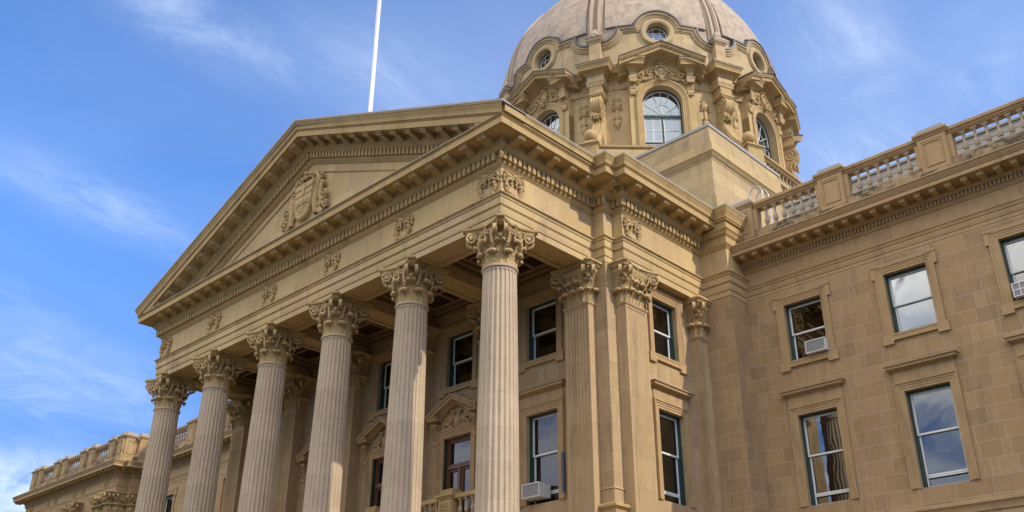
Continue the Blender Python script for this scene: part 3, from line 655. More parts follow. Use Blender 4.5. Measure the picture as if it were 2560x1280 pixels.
def pilaster_shaft(W, D, front=7, side=0, nm='shaft'):
    m = MB(); zt = -.12
    if front: flutes(m, W, front)
    else: m.box(-W / 2, W / 2, 0, .05, -11, -.02)
    if side: flutes(m, D, side, M=T(W / 2, D / 2, 0) @ RZ(pi / 2))
    m.add([(W / 2, 0, -11), (W / 2, D, -11), (W / 2, D, -.02), (W / 2, 0, -.02)], [(0, 1, 2, 3)])
    m.add([(-W / 2, 0, -11), (-W / 2, D, -11), (-W / 2, D, -.02), (-W / 2, 0, -.02)], [(3, 2, 1, 0)])
    # astragal
    pth = [(-W / 2, D), (-W / 2, 0), (W / 2, 0), (W / 2, D)]
    m.sweep(pth, [(-.03, -.085), (.005, -.085), (.012, -.06), (.03, -.05), (.045, -.03), (.05, 0), (.045, .03), (.03, .045), (-.03, .05)])
    m.sweep(pth, [(-.02, -11.9), (.20, -11.9), (.20, -11.6), (.15, -11.55), (.17, -11.45), (.13, -11.3), (.06, -11.24), (.08, -11.12), (.03, -11.0), (-.02, -11)])
    return m
def pil_cap(W, D, left=True, right=True):
    m = MB(); hw = W / 2
    rows = []
    for z, o in ((0, 0), (.3, .01), (.6, .02), (.85, .05), (1.02, .11), (1.13, .2), (1.16, .2)):
        rows.append([(-hw - o, D, z), (-hw - o, -o, z), (hw + o, -o, z), (hw + o, D, z)])
    m.grid(rows)
    sc = min(1, W / .95)
    def side(M, w, lf):
        nl = max(1, round(w / .36))
        for k in range(nl):
            x = -w / 2 + w * (k + .5) / nl; leaf(m, .45, w / nl * 1.02, .72, M @ T(x, -.01, 0), 1.05)
        for k in range(nl - 1):
            x = -w / 2 + w * (k + 1) / nl; leaf(m, .80, w / nl * 1.0, .80, M @ T(x, -.0, 0), 1.05)
        if w > .7: helices(m, M @ T(0, .52, 0)); fleuron(m, M @ T(0, .54, 0))
    side(Matrix.Identity(4), W, 1)
    if D > .25:
        if right: side(T(hw, D / 2, 0) @ RZ(pi / 2), D, 1)
        if left: side(T(-hw, D / 2, 0) @ RZ(-pi / 2), D, 1)
    for s, on in ((-1, left), (1, right)):
        if not on: continue
        Mc = T(s * hw, 0, 0) @ RZ(s * pi / 4)
        leaf(m, .44, .24, .62, Mc @ T(0, .02, 0), 1); leaf(m, .80, .30, .7, Mc @ T(0, .02, 0), 1.1)
        corner_volute(m, Mc @ T(0, .60, 0), .88, .56)
    # abacus
    ea = .36
    def pl(s):
        a = hw + ea * s; f = -ea * s; c_ = .09
        P = [(-a, D), (-a, f + c_), (-a + c_, f)] if left else [(-hw, D), (-hw, f)]
        x0 = -a + c_ if left else -hw; x1 = a - c_ if right else hw
        if W > .7:
            for i in range(1, 9):
                t = i / 9; P.append((x0 + (x1 - x0) * t, f + .17 * 4 * t * (1 - t)))
        P += [(a - c_, f), (a, f + c_), (a, D)] if right else [(hw, f), (hw, D)]
        return P
    lv = [(.45, 1.13), (.6, 1.20), (.72, 1.205), (.76, 1.235), (.88, 1.285), (.90, 1.30), (1.0, 1.31), (1.0, 1.36), (.96, 1.378)]
    rw = [[(x, y, z) for x, y in pl(s)] for s, z in lv]; m.grid(rw)
    m.add(rw[0], [tuple(range(len(rw[0])))]); m.add(rw[-1], [tuple(range(len(rw[0])))])
    return m
ME_P1 = pilaster_shaft(1.0, .53, 7).mesh('pilaster', M_PIL, 28); ME_PC1 = pil_cap(1.0, .53).mesh('pilaster_capital', M_CARV, 45)
ME_P2 = pilaster_shaft(1.08, .375, 7).mesh('pilaster', M_PIL, 28); ME_PC2 = pil_cap(1.08, .375).mesh('pilaster_capital', M_CARV, 45)
ME_P3 = pilaster_shaft(.48, .375, 4).mesh('pilaster', M_PIL, 28); ME_PC3 = pil_cap(.48, .375, True, False).mesh('pilaster_capital', M_CARV, 45)
ME_P3m = pilaster_shaft(.48, .375, 4).mesh('pilaster', M_PIL, 28); ME_PC3m = pil_cap(.48, .375, False, True).mesh('pilaster_capital', M_CARV, 45)
def pil(me, mc, x, y, rz):
    o = put('pilaster', me, B, (x, y, Z0), rz); put('capital', mc, o)
for i in range(6): pil(ME_P1, ME_PC1, -4 * i, 3.47, 0)
pil(ME_P2, ME_PC2, 1.353, 4.29 + .54, pi / 2); pil(ME_P2, ME_PC2, -21.353, 4.83, -pi / 2)
pil(ME_P3, ME_PC3, 1.353, 8.37 + .24, pi / 2); pil(ME_P3m, ME_PC3m, -21.353, 8.61, -pi / 2)
# ================================================================== walls with openings
def wall(name, org, rz, u0, u1, z0, z1, ops, mat, th=.4, parent=B, front=True):
    """wall in a local frame (face at y=0 looking -y); ops = (ua,ub,za,zb)"""
    us = sorted({u0, u1, *[o[0] for o in ops], *[o[1] for o in ops]}); zs_ = sorted({z0, z1, *[o[2] for o in ops], *[o[3] for o in ops]})
    m = MB()
    for a, b in zip(us, us[1:]):
        for c_, d in zip(zs_, zs_[1:]):
            um, zm = (a + b) / 2, (c_ + d) / 2
            if any(o[0] < um < o[1] and o[2] < zm < o[3] for o in ops): continue
            m.add([(a, 0, c_), (b, 0, c_), (b, 0, d), (a, 0, d)], [(0, 1, 2, 3)])
            m.add([(a, th, c_), (b, th, c_), (b, th, d), (a, th, d)], [(3, 2, 1, 0)])
    for a, b, c_, d in ops:
        m.add([(a, 0, c_), (a, th, c_), (a, th, d), (a, 0, d)], [(0, 1, 2, 3)]); m.add([(b, 0, c_), (b, th, c_), (b, th, d), (b, 0, d)], [(3, 2, 1, 0)])
        m.add([(a, 0, c_), (b, 0, c_), (b, th, c_), (a, th, c_)], [(0, 1, 2, 3)]); m.add([(a, 0, d), (b, 0, d), (b, th, d), (a, th, d)], [(3, 2, 1, 0)])
    m.add([(u0, 0, z0), (u0, th, z0), (u0, th, z1), (u0, 0, z1)], [(0, 1, 2, 3)]); m.add([(u1, 0, z0), (u1, th, z0), (u1, th, z1), (u1, 0, z1)], [(3, 2, 1, 0)])
    m.add([(u0, 0, z1), (u1, 0, z1), (u1, th, z1), (u0, th, z1)], [(0, 1, 2, 3)])
    M_ = T(*org) @ RZ(rz); w = MB(); w.v = [tuple(M_ @ Vector(p)) for p in m.v]; w.f = m.f
    return abs_(name, w, mat, parent)
UP = (-1.12, .93, .685); LO = (-5.87, -2.96, .685)
# --- window families (local: facing -y, wall face y=0, x centred, z from the necks)
def ring(m, w, zb, zt, o0, o1, y0, y1, flat=False):
    zq = zb if flat else zb - o0
    m.box(-w - o1, -w - o0, y0, y1, zq, zt + o1); m.box(w + o0, w + o1, y0, y1, zq, zt + o1); m.box(-w - o0, w + o0, y0, y1, zt + o0, zt + o1)
def surround_up():
    m = MB(); zb, zt, w = UP
    ring(m, w, zb, zt, 0, .08, -.03, .0); ring(m, w, zb, zt, .08, .155, -.045, .0); ring(m, w, zb, zt, .155, .225, -.06, .0); ring(m, w, zb, zt, .225, .27, -.085, .0)
    for s in (-1, 1):
        m.box(min(s * (w + .27), s * (w + .37)), max(s * (w + .27), s * (w + .37)), -.08, 0, zt - .12, zt + .30)
        m.box(min(s * (w + .10), s * (w + .37)), max(s * (w + .10), s * (w + .37)), -.105, 0, zt + .27, zt + .34)
        m.box(min(s * (w - .0), s * (w + .34)), max(s * (w + .0), s * (w + .34)), -.09, 0, zb - .31, zb - .0)
    m.box(-w - .27, w + .27, -.088, 0, zt + .271, zt + .33); m.box(-w - .02, w + .02, -.085, .0, zb - .20, zb)
    m.box(-w + .0, w - .0, -.10, .0, zb - .06, zb - .0)
    return m.mesh('surround', M_TRIMD)
def hood(m, w, z0, z1, d=.28, x0=None, x1=None):
    x0 = -w if x0 is None else x0; x1 = w if x1 is None else x1
    h = z1 - z0
    for a, b, p in ((0, .14, .05), (.14, .26, .09), (.26, .36, .13), (.36, .45, .19), (.45, .75, d - .05), (.75, .86, d - .03), (.86, 1.0, d)):
        q = d - p; m.box(x0 + q, x1 - q, -p, 0, z0 + h * a, z0 + h * b + (.0005 if b < 1 else 0))
def surround_lo():
    m = MB(); zb, zt, w = LO
    ring(m, w, zb, zt, 0, .08, -.03, .0, 1); ring(m, w, zb, zt, .08, .16, -.045, .0, 1); ring(m, w, zb, zt, .16, .23, -.065, .0, 1); ring(m, w, zb, zt, .23, .275, -.095, .0, 1)
    m.box(-w - .25, w + .25, -.04, 0, zt + .275, zt + .62); hood(m, w + .43, zt + .60, zt + .82, .27)
    return m.mesh('surround', M_TRIMD)
def frame_mesh(w, zb, zt, mat):
    m = MB(); f = .055
    for a in (-1, 1): m.box(min(a * w, a * (w - f)), max(a * w, a * (w - f)), .14, .38, zb, zt)
    m.box(-w + f, w - f, .14, .38, zt - f, zt); m.box(-w + f, w - f, .16, .38, zb, zb + .04)
    return m.mesh('window', mat)
def sash_mesh(w, zb, zt, low=0.0, y=.24):
    m = MB(); w -= .055; zt -= .055; zb += .04; mid = (zb + low + zt) / 2; b = .055
    def fr(x0, x1, z0, z1, y0, y1, bb=b):
        m.box(x0, x0 + bb, y0, y1, z0, z1); m.box(x1 - bb, x1, y0, y1, z0, z1); m.box(x0 + bb, x1 - bb, y0, y1, z0, z0 + bb); m.box(x0 + bb, x1 - bb, y0, y1, z1 - bb, z1)
    fr(-w, w, mid - .03, zt, y, y + .045); fr(-w + .012, w - .012, zb + low, mid + .03, y + .055, y + .10)
    if low: fr(-w + .012, w - .012, zb, zb + low - .01, y + .055, y + .10, .04)
    return m.mesh('sash', M_WHITE)
def pane_mesh(w, zb, zt, y=.275, low=0.0, tilt=.006):
    m = MB(); w -= .10; mid = (zb + low + zt) / 2
    m.box(-w, w, y - .012, y - .008, mid + .02, zt - .1); m.box(-w + .012, w - .012, y + .045, y + .049, zb + low + .08, mid - .02)
    if low: m.box(-w + .012, w - .012, y + .045, y + .049, zb + .07, zb + low - .05)
    return m.mesh('pane', M_GLASS)
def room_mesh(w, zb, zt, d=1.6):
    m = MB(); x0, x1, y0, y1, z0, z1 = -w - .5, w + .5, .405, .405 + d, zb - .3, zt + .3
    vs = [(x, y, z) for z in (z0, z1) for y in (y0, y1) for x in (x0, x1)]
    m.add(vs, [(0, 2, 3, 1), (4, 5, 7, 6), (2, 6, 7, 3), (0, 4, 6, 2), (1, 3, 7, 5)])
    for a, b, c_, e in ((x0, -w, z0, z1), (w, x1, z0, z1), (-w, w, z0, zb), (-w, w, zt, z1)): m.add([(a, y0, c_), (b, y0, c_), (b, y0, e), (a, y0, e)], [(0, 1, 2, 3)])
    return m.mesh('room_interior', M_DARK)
def curtain_mesh(x0, x1, zb, zt, mat, y=.55, folds=9, gather=0.0):
    m = MB(); n = folds * 8; rows = []
    for z in (zt, (zt + zb) / 2, zb):
        rows.append([(x0 + (x1 - x0) * i / n * (1 - gather * (zt - z) / (zt - zb)), y + .035 * sin(2 * pi * folds * i / n) + .012 * sin(5.1 * i), z) for i in range(n + 1)])
    m.grid(rows); return m.mesh('curtain', mat, 60)
KM = {}
for k, (zb, zt, w) in (('up', UP), ('lo', LO)):
    low = 0.0 if k == 'up' else .32
    KM[k] = dict(frame=frame_mesh(w, zb, zt, M_GREEN), sash=sash_mesh(w, zb, zt, low), pane=pane_mesh(w, zb, zt, low=low), room=room_mesh(w, zb, zt), sur=surround_up() if k == 'up' else surround_lo(),
        cl=curtain_mesh(-w + .06, -w * .35, zb, zt, M_CURT, folds=4, gather=.3), crr=curtain_mesh(w * .35, w - .06, zb, zt, M_CURT, folds=4), full=curtain_mesh(-w + .05, w - .05, zb, zt - .3, M_CURT, folds=12, y=.46), teal=curtain_mesh(-w + .05, w - .05, zb + 1.3, zt - .7, M_TEAL, folds=12, y=.42))
def blind_mesh(w, za, zb):
    m = MB(); m.box(-w + .06, w - .06, .345, .349, za, zb); m.box(-w + .06, w - .06, .34, .36, za - .03, za); return m.mesh('blind', M_BLIND)
BL = {'up': blind_mesh(UP[2], -.95, .9), 'uphalf': blind_mesh(UP[2], -.05, .9), 'lo': blind_mesh(LO[2], -3.9, -3.0)}
def window(kind, x, y, rz, dress=(), sur=True):
    K = KM[kind]; o = put('window', K['frame'], B, (x, y, Z0), rz)
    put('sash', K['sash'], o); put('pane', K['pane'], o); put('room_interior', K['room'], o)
    if sur: put('surround', K['sur'], o)
    for d in dress:
        if d in ('cl', 'crr', 'full', 'teal'): put('curtain', K[d], o)
        else: put('blind', BL[d], o)
    return o
def ops(centres, kinds=('up', 'lo')):
    r = []
    for c_ in centres:
        for k in kinds: zb, zt, w = UP if k == 'up' else LO; r.append((c_ - w, c_ + w, zb, zt))
    return r
# --- portico back wall (y=4) and doors
DZ = (-7.6, -2.96, .70)
pops = [(-c_ - .685, -c_ + .685, UP[0], UP[1]) for c_ in (2, 6, 10, 14, 18)] + [(-c_ - .685, -c_ + .685, LO[0], LO[1]) for c_ in (2, 18)] + [(-c_ - DZ[2], -c_ + DZ[2], DZ[0], DZ[1]) for c_ in (6, 10, 14)]
wall('portico_wall', (0, 4.0, 0), 0, -20.51, .51, -11.9, 2.29, pops, M_ASHP)
for c_, dr in ((2, ()), (6, ('crr',)), (10, ()), (14, ('cl',)), (18, ())): window('up', -c_, 4.0, 0, dr)
window('lo', -2, 4.0, 0, ('full', 'teal')); window('lo', -18, 4.0, 0, ())
# wooden french windows with pediments
dm = MB(); zb, zt, w = DZ
for a in (-1, 1): dm.box(min(a * w, a * (w - .07)), max(a * w, a * (w - .07)), .16, .34, zb, zt)
dm.box(-w + .07, w - .07, .16, .34, zt - .09, zt); dm.box(-w + .07, w - .07, .13, .34, -4.05, -3.93); dm.box(-.05, .05, .14, .34, zb, -4.05)
for a in (-1, 1):
    dm.box(min(a * .05, a * .13), max(a * .05, a * .13), .19, .30, zb, -4.05); dm.box(min(a * (w - .15), a * (w - .07)), max(a * (w - .15), a * (w - .07)), .19, .30, zb, -4.05)
    dm.box(min(a * .13, a * (w - .15)), max(a * .13, a * (w - .15)), .19, .30, -4.13, -4.05)
dm.box(-w + .07, -w + .13, .19, .30, -3.93, zt - .09); dm.box(w - .13, w - .07, .19, .30, -3.93, zt - .09); dm.box(-w + .13, w - .13, .19, .30, zt - .15, zt - .09); dm.box(-w + .13, w - .13, .19, .30, -3.93, -3.87)
ME_FW = dm.mesh('french_window', M_WOOD)
pm = MB(); pm.box(-w + .12, w - .12, .245, .25, -3.9, zt - .13); pm.box(-w + .13, -.12, .245, .25, zb, -4.1); pm.box(.12, w - .13, .245, .25, zb, -4.1); ME_FP = pm.mesh('pane', M_GLASS)
ME_FR = room_mesh(w, zb, zt); ME_FC = curtain_mesh(-w + .3, w - .02, zb, zt, M_CURT, y=.5, folds=11); gm = MB()
for a in (-1, 1): gm.box(min(a * w, a * (w - .02)), max(a * w, a * (w - .02)), .05, .16, zb, zt)
ME_FG = gm.mesh('green_lining', M_GREEN)
def scroll_bracket(m, x, w_, z0, z1, d0, d1, M=None):
    """S bracket: deep scroll at the top, small one at the foot"""
    h = z1 - z0
    side = [(0, z1), (-d1 * .9, z1), (-d1, z1 - .06), (-d1 * 1.02, z1 - h * .16), (-d1 * .9, z1 - h * .27), (-d1 * .62, z1 - h * .36), (-d0 * .8, z0 + h * .38), (-d0 * .72, z0 + h * .24), (-d0 * 1.2, z0 + h * .15), (-d0 * 1.25, z0 + h * .06), (-d0 * .8, z0), (0, z0)]
    m.prism(side, x - w_ / 2, x + w_ / 2, 'x', M)
    for s in (-1, 1):
        m.tube([(x + s * w_ / 2, -d1 * .62 + a, b + z1 - h * .15) for a, b in spiral(0, 0, h * .125, .01, 1.6, pi * .6, 20, 1)], .014, 5, M)
        m.tube([(x + s * w_ / 2, -d0 * .7 + a, b + z0 + h * .10) for a, b in spiral(0, 0, h * .07, .01, 1.4, pi * .6, 14, 1)], .012, 5, M)
    for u in (-.3, 0, .3):
        m.tube([(x + u * w_, -d1 * 1.0 - .0, z1 - .07), (x + u * w_, -d1 * 1.03, z1 - h * .16), (x + u * w_, -d1 * .92, z1 - h * .27), (x + u * w_, -d1 * .63, z1 - h * .37), (x + u * w_, -d0 * .83, z0 + h * .38), (x + u * w_, -d0 * .76, z0 + h * .24)], w_ * .11, 6, M)
def rake_prism(m, half, zb, za, layers, y_base=0):
    """small pediment: layers (d, h0, h1) measured down from the crest"""
    for d, h0, h1 in layers:
        for s in (1, -1):
            a = [(0, za - h0), (s * half, zb - h0), (s * half, zb - h1), (0, za - h1)]
            m.prism(a, y_base - d, y_base)
pdm = MB()
ring(pdm, w, -8, zt, 0, .09, -.03, .0); ring(pdm, w, -8, zt, .09, .17, -.05, .0); ring(pdm, w, -8, zt, .17, .24, -.08, .0); ring(pdm, w, -8, zt, .24, .29, -.11, 0)
HZ = -2.18
rake_prism(pdm, 1.29, -2.10, -1.50, [(.42, .0, .05), (.40, .05, .09), (.36, .09, .20), (.20, .20, .27), (.15, .27, .32), (.11, .32, .37)])
for s in (-1, 1):
    x0, x1 = (s * .72, s * 1.29) if s > 0 else (s * 1.29, s * .72)
    hood(pdm, 0, -2.42, HZ, .40, x0, x1)
    scroll_bracket(pdm, s * 1.03, .22, -3.16, -2.42, .10, .26)
for i in range(14):
    RR2 = random.Random(i + 2); x = RR2.uniform(.2, .62)
    for s in (-1, 1): pdm.ball((s * x, -.05, -2.62 + RR2.uniform(0, 1) * (.55 - x * .7)), (.07, .06, .055), 6, 4)
pdm.lathe([(0, -.12), (.10, -.11), (.13, -.08), (.15, -.04), (.17, -.05), (.19, 0)], 16, T(0, 0, -2.42) @ Matrix.Diagonal((1, 1, 1.35, 1)) @ Matrix.Rotation(pi / 2, 4, 'X') @ Matrix.Scale(-1, 4, (0, 0, 1)))
for s in (-1, 1):
    pdm.tube([(s * x, -.09, z) for x, z in spiral(.16, -2.12, .09, .02, 1.3, 0, 16, 1)], .03, 6); pdm.tube([(s * x, -.07, z) for x, z in spiral(.42, -2.42, .13, .02, 1.3, pi, 16, -1)], .03, 6)
    pdm.tube([(s * .16, -.07, -2.62), (s * .4, -.06, -2.64), (s * .66, -.05, -2.60)], [.05, .05, .02], 6)
ME_PD = pdm.mesh('pedimented_surround', M_TRIMD)
for c_ in (6, 10, 14):
    o = put('french_window', ME_FW, B, (-c_, 4.0, Z0)); put('pane', ME_FP, o); put('room_interior', ME_FR, o); put('surround', ME_PD, o); put('curtain', ME_FC, o); put('frame_lining', ME_FG, o)
# balcony balustrade in front of the french windows
def baluster_mesh(h=.78, r=.095, name='baluster'):
    m = MB(); s = h / .78
    m.box(-r, r, -r, r, 0, .07 * s); m.box(-r * .98, r * .98, -r * .98, r * .98, .72 * s, .78 * s)
    m.lathe([(.055, .07 * s), (.085, .09 * s), (.085, .12 * s), (.05, .15 * s), (.05, .17 * s), (.085, .19 * s), (.10, .24 * s), (.105, .30 * s), (.095, .36 * s), (.07, .40 * s), (.052, .42 * s), (.06, .44 * s), (.048, .47 * s), (.04, .55 * s), (.045, .62 * s), (.062, .64 * s), (.045, .655 * s), (.06, .68 * s), (.09, .71 * s), (.09, .725 * s)], 14, Matrix.Diagonal((r / .105, r / .105, 1, 1)))
    return m.mesh(name, M_BAL, 40)
ME_BAL = baluster_mesh(); ME_BAL2 = baluster_mesh(.60, .075)
def pedestal(m, w, d, zb, zt, cap=.12, M=None, panel=True, over=.10, top=True):
    """die centred x, front at y=0"""
    m.box(-w / 2, w / 2, 0, d, zb, zt, M); m.box(-w / 2 - .04, w / 2 + .04, -.04, d + .04, zb, zb + .22, M)
    o = over
    for a, b, p in ((0, .3, .03), (.3, .55, .06), (.55, 1, o)): m.box(-w / 2 - p, w / 2 + p, -p, d + p, zt + cap * a, zt + cap * b + .0004, M)
    if panel:
        x0, x1, z0, z1 = -w / 2 + .20, w / 2 - .20, zb + .62, zt - .22
        for bx in ((x0 - .03, x1 + .03, z1, z1 + .03), (x0 - .03, x1 + .03, z0 - .03, z0), (x0 - .03, x0, z0, z1), (x1, x1 + .03, z0, z1)): m.box(bx[0], bx[1], -.03, .0, bx[2], bx[3], M)
        for bx in ((x0 - .16, x1 + .16, z1 + .08, z1 + .18), (x0 - .16, x1 + .16, z0 - .2, z0 - .08), (x0 - .16, x0 - .08, z0 - .08, z1 + .08), (x1 + .08, x1 + .16, z0 - .08, z1 + .08)): m.box(bx[0], bx[1], -.015, .0, bx[2], bx[3], M)
bal = MB(); bal.box(-16.6, -3.4, 3.25, 3.46, -5.36, -5.22); bal.box(-16.6, -3.4, 3.28, 3.46, -6.3, -5.98)
BALC = abs_('balcony_balustrade', bal, M_TRIM, B)
for c_ in (5.62, 9.62, 13.62):
    pe = MB(); pedestal(pe, .62, .5, -6.3, -5.36, .16, T(-c_, 3.18, 0)); pe.box(-c_ - .30, -c_ + .30, 3.22, 3.62, -5.2, -5.02)
    put('pedestal', pe.mesh('pedestal', M_TRIM), BALC)
for k in range(44):
    x = -3.6 - .29 * k
    if min(abs(x + c_) for c_ in (5.62, 9.62, 13.62)) > .42: put('baluster', ME_BAL2, BALC, (x, 3.36, -5.97))
# --- corner piers, side walls
for s in (1, -1):
    pw = MB(); a, b = (.51, .978) if s > 0 else (-20.978, -20.51); pw.box(a, b, 3.807, 4.60, -14, 1.40)
    abs_('corner_pier', pw, M_ASHP, B)
    pw = MB(); a, b = (.93, 2.463) if s > 0 else (-22.463, -20.93); pw.box(a, b, 8.852, 10.5, -14, 1.40); abs_('corner_pier', pw, M_ASH, B)
sops = [(6.9 - .685, 6.9 + .685, z[0], z[1]) for z in (UP, LO)]
wall('side_wall', (.978, 0, 0), pi / 2, 4.6, 8.87, -14, 1.42, sops, M_ASHP)
wall('side_wall', (-20.978, 0, 0), -pi / 2, -8.87, -4.6, -14, 1.42, [(-b, -a, c_, d) for a, b, c_, d in sops], M_ASHP)
window('up', .978, 6.9, pi / 2, ('cl',)); window('lo', .978, 6.9, pi / 2, ('cl', 'crr')); window('up', -20.978, 6.9, -pi / 2); window('lo', -20.978, 6.9, -pi / 2)
# string course round pier corner
for s in (1, -1):
    sc_ = MB(); pth = [(.50, 3.807), (.978, 3.807), (.978, 4.307)]; pth = pth if s > 0 else [mir(q) for q in reversed(pth)]
    sc_.sweep(pth, [(-.02, -6.62), (.07, -6.62), (.09, -6.52), (.16, -6.46), (.19, -6.44), (.19, -6.37), (.17, -6.35), (.0, -6.30), (-.02, -6.30)])
    sc_.sweep(pth, [(-.02, -5.9), (.03, -5.9), (.0, -5.86), (-.02, -5.86)]); sc_.sweep(pth, [(-.02, -14), (.06, -14), (.06, -6.62), (-.02, -6.62)])
    abs_('string_course', sc_, M_TRIM, B)
# ================================================================== wings
YW = 9.97
WPR = [(-.03, 1.50), (.0, 1.50), (.012, 1.505), (.012, 1.62), (-.004, 1.622), (-.004, 1.634), (.026, 1.636), (.026, 1.66), (.032, 1.67), (.032, 1.825), (.014, 1.827), (.014, 1.842), (.05, 1.844), (.05, 1.87), (.06, 1.90), (.085, 1.95), (.10, 1.96), (.10, 2.005), (0, 2.015), (0, 2.50), (.03, 2.51), (.05, 2.53), (.08, 2.58), (.10, 2.59), (.10, 2.61), (.085, 2.615), (.085, 2.79), (.16, 2.79), (.16, 2.81), (.18, 2.82), (.21, 2.86), (.24, 2.865), (.24, 2.885), (.22, 2.89), (.22, 2.985),
       (.72, 2.985), (.72, 2.995), (.75, 2.995), (.75, 2.985), (.765, 2.985), (.765, 3.11), (.745, 3.112), (.745, 3.13), (.785, 3.132), (.785, 3.15), (.77, 3.152), (.77, 3.165), (.79, 3.18), (.805, 3.22), (.835, 3.26), (.85, 3.285), (.835, 3.287), (.835, 3.30), (.87, 3.303), (.87, 3.345), (.4, 3.40), (-.03, 3.40), (-.03, 1.50)]
ME_WMOD = modillion_mesh(.185, .43, .125, name='wing_modillion', simple=True)
WC = [4.485 + 3.565 * k for k in range(4)]
XR = 17.2
def wing(s, x1, centres, nmod=100, dress=None):
    a, b = (2.463, x1) if s > 0 else (-20 - x1, -22.463)
    cs = centres if s > 0 else [-20 - c_ for c_ in centres]
    wall('wing_wall', (0, YW, 0), 0, a, b, -14, 1.51, ops(cs), M_ASH)
    m = MB(); m.sweep([(a, YW), (b, YW)], WPR)
    n = int((b - a) / .1213)
    for k in range(n):
        x = a + .06 + .1213 * k; m.box(x - .037, x + .037, YW - .15, YW - .08, 2.63, 2.785)
    CW = abs_('wing_cornice', m, M_TRIMD, B)
    x = 2.80 if s > 0 else -22.80
    for k in range(nmod):
        xx = x + s * .485 * k
        if abs(xx + 10) > x1 + 10 - .1: break
        put('modillion', ME_WMOD, CW, (xx, YW - .22, 2.985))
    # string course and panels under the lower windows
    m = MB(); m.sweep([(a, YW), (b, YW)], [(-.02, -6.75), (.10, -6.75), (.12, -6.62), (.17, -6.56), (.20, -6.54), (.20, -6.46), (.17, -6.44), (.05, -6.41), (-.02, -6.40)])
    m.sweep([(a, YW), (b, YW)], [(-.02, -14), (.05, -14), (.05, -6.75), (-.02, -6.75)])
    abs_('string_course', m, M_TRIMD, B)
    for i, c_ in enumerate(cs):
        du, dl = (dress or {}).get(i, ((), ()))
        window('up', c_, YW, 0, du); window('lo', c_, YW, 0, dl)
    # parapet
    m = MB(); m.box(a, b, YW - .10, YW + .32, 3.40, 4.08); PAR = abs_('parapet_balustrade', m, M_GRIME, B)
    rl = MB(); rl.sweep([(a, YW - .06), (b, YW - .06)], [(-.34, 4.94), (-.02, 4.94), (-.02, 4.97), (.02, 4.99), (.02, 5.03), (.05, 5.06), (.08, 5.07), (.08, 5.17), (.05, 5.20), (-.13, 5.215), (-.42, 5.20), (-.42, 5.07), (-.34, 4.94)])
    put('rail', rl.mesh('rail', M_TRIMD), PAR)
    pe = MB(); pedestal(pe, .92, .5, 3.40, 5.06, .18, None); ME_PE = pe.mesh('pedestal', M_TRIMD)
    cp = MB(); cp.box(-.43, .43, .05, .45, 5.24, 5.43); ME_CP = cp.mesh('pedestal_cap', M_FLASH)
    fp = MB(); fp.box(-.07, .07, .08, .42, 4.08, 4.94); ME_FPp = fp.mesh('half_pier', M_TRIMD)
    pl_ = MB(); pl_.box(-.55, .55, -.085, .5, 3.40, 3.72); pl_.box(-.52, .52, -.065, .5, 3.72, 3.78); ME_PLI = pl_.mesh('plinth', M_GRIME)
    px = [2.66 + 3.545 * k for k in range(6)]; px = [p for p in px if p < x1]
    for p in px:
        P = p if s > 0 else -20 - p
        o = put('pedestal', ME_PE, PAR, (P, YW - .17, 0)); put('plinth', ME_PLI, o); put('pedestal_cap', ME_CP, o); put('half_pier', ME_FPp, o, (-.53, 0, 0)); put('half_pier', ME_FPp, o, (.53, 0, 0))
    mid = []
    for p, q in zip(px, px[1:] + [px[-1] + 3.545]):
        for k in range(6):
            xx = p + .905 + .347 * k
            if xx < x1: mid.append(xx)
    for xx in mid: put('baluster', ME_BAL, PAR, (xx if s > 0 else -20 - xx, YW + .09, 4.08), scale=(1, 1, 1.103))
    return PAR
wing(1, XR, WC, dress={0: ((), ()), 1: (('up',), ()), 2: (('uphalf',), ()), 3: ((), ())})
wing(-1, 21.8, [4.485 + 3.565 * k for k in range(5)])
# light siding wall of the roof storey behind the balustrade
m = MB(); m.box(3.2, 30, 12.5, 13, 3.0, 6.08)
for k in range(9): m.box(3.19, 30, 12.485 - .0, 12.5, 3.1 + .34 * k, 3.1 + .34 * k + .30)
m.box(3.1, 30, 12.4, 13.1, 6.08, 6.16)
abs_('roof_storey_wall', m, M_SIDE, B)
m = MB(); m.box(-51, -23.2, 12.5, 13, 3.0, 6.08); m.box(-51, -23.1, 12.4, 13.1, 6.08, 6.16); abs_('roof_storey_wall', m, M_SIDE, B)
m = MB(); m.box(2.0, 40, 10.25, 30, 3.0, 3.38); m.box(-60, -22, 10.25, 30, 3.0, 3.38); m.box(-21.3, 1.3, 4.4, 30, 3.3, 4.60); abs_('flat_roof', m, M_ROOF, B)
# end block of the right wing, outside the picture
# ================================================================== attic block below the dome
m = MB()
m.box(-20, 0, 12.67, 31, 4.0, 9.80); m.box(-20.1, .1, 12.57, 31.1, 4.0, 7.95)
ab = abs_('attic_block', m, M_ASHY, B)
sq = [(-20, 31), (-20, 12.67), (0, 12.67), (0, 31)]
m = MB(); m.sweep(sq, [(-.5, 9.80), (.02, 9.80), (.04, 9.84), (.04, 9.87), (.10, 9.90), (.16, 9.98), (.22, 10.05), (.24, 10.06), (.24, 10.10), (.20, 10.11), (.20, 10.50), (.16, 10.52), (-.5, 10.53), (-.5, 9.80)])
abs_('attic_cornice', m, M_ENT, B)
m = MB()
sq2 = [(-20, 18.65), (-20, 12.67), (0, 12.67), (0, 18.65)]
for i, (a, b, p) in enumerate(((10.53, 10.83, .05), (10.83, 11.14, .015), (11.14, 11.46, -.02))): m.sweep(sq2, [(-.6, a), (p, a), (p, b), (-.6, b), (-.6, a)])
abs_('attic_parapet', m, M_ASHY, B)
m = MB(); m.sweep(sq2, [(-.66, 11.462), (.03, 11.462), (.03, 11.60), (-.3, 11.64), (-.66, 11.60), (-.66, 11.462)]); abs_('parapet_flashing', m, M_FLASH, B)
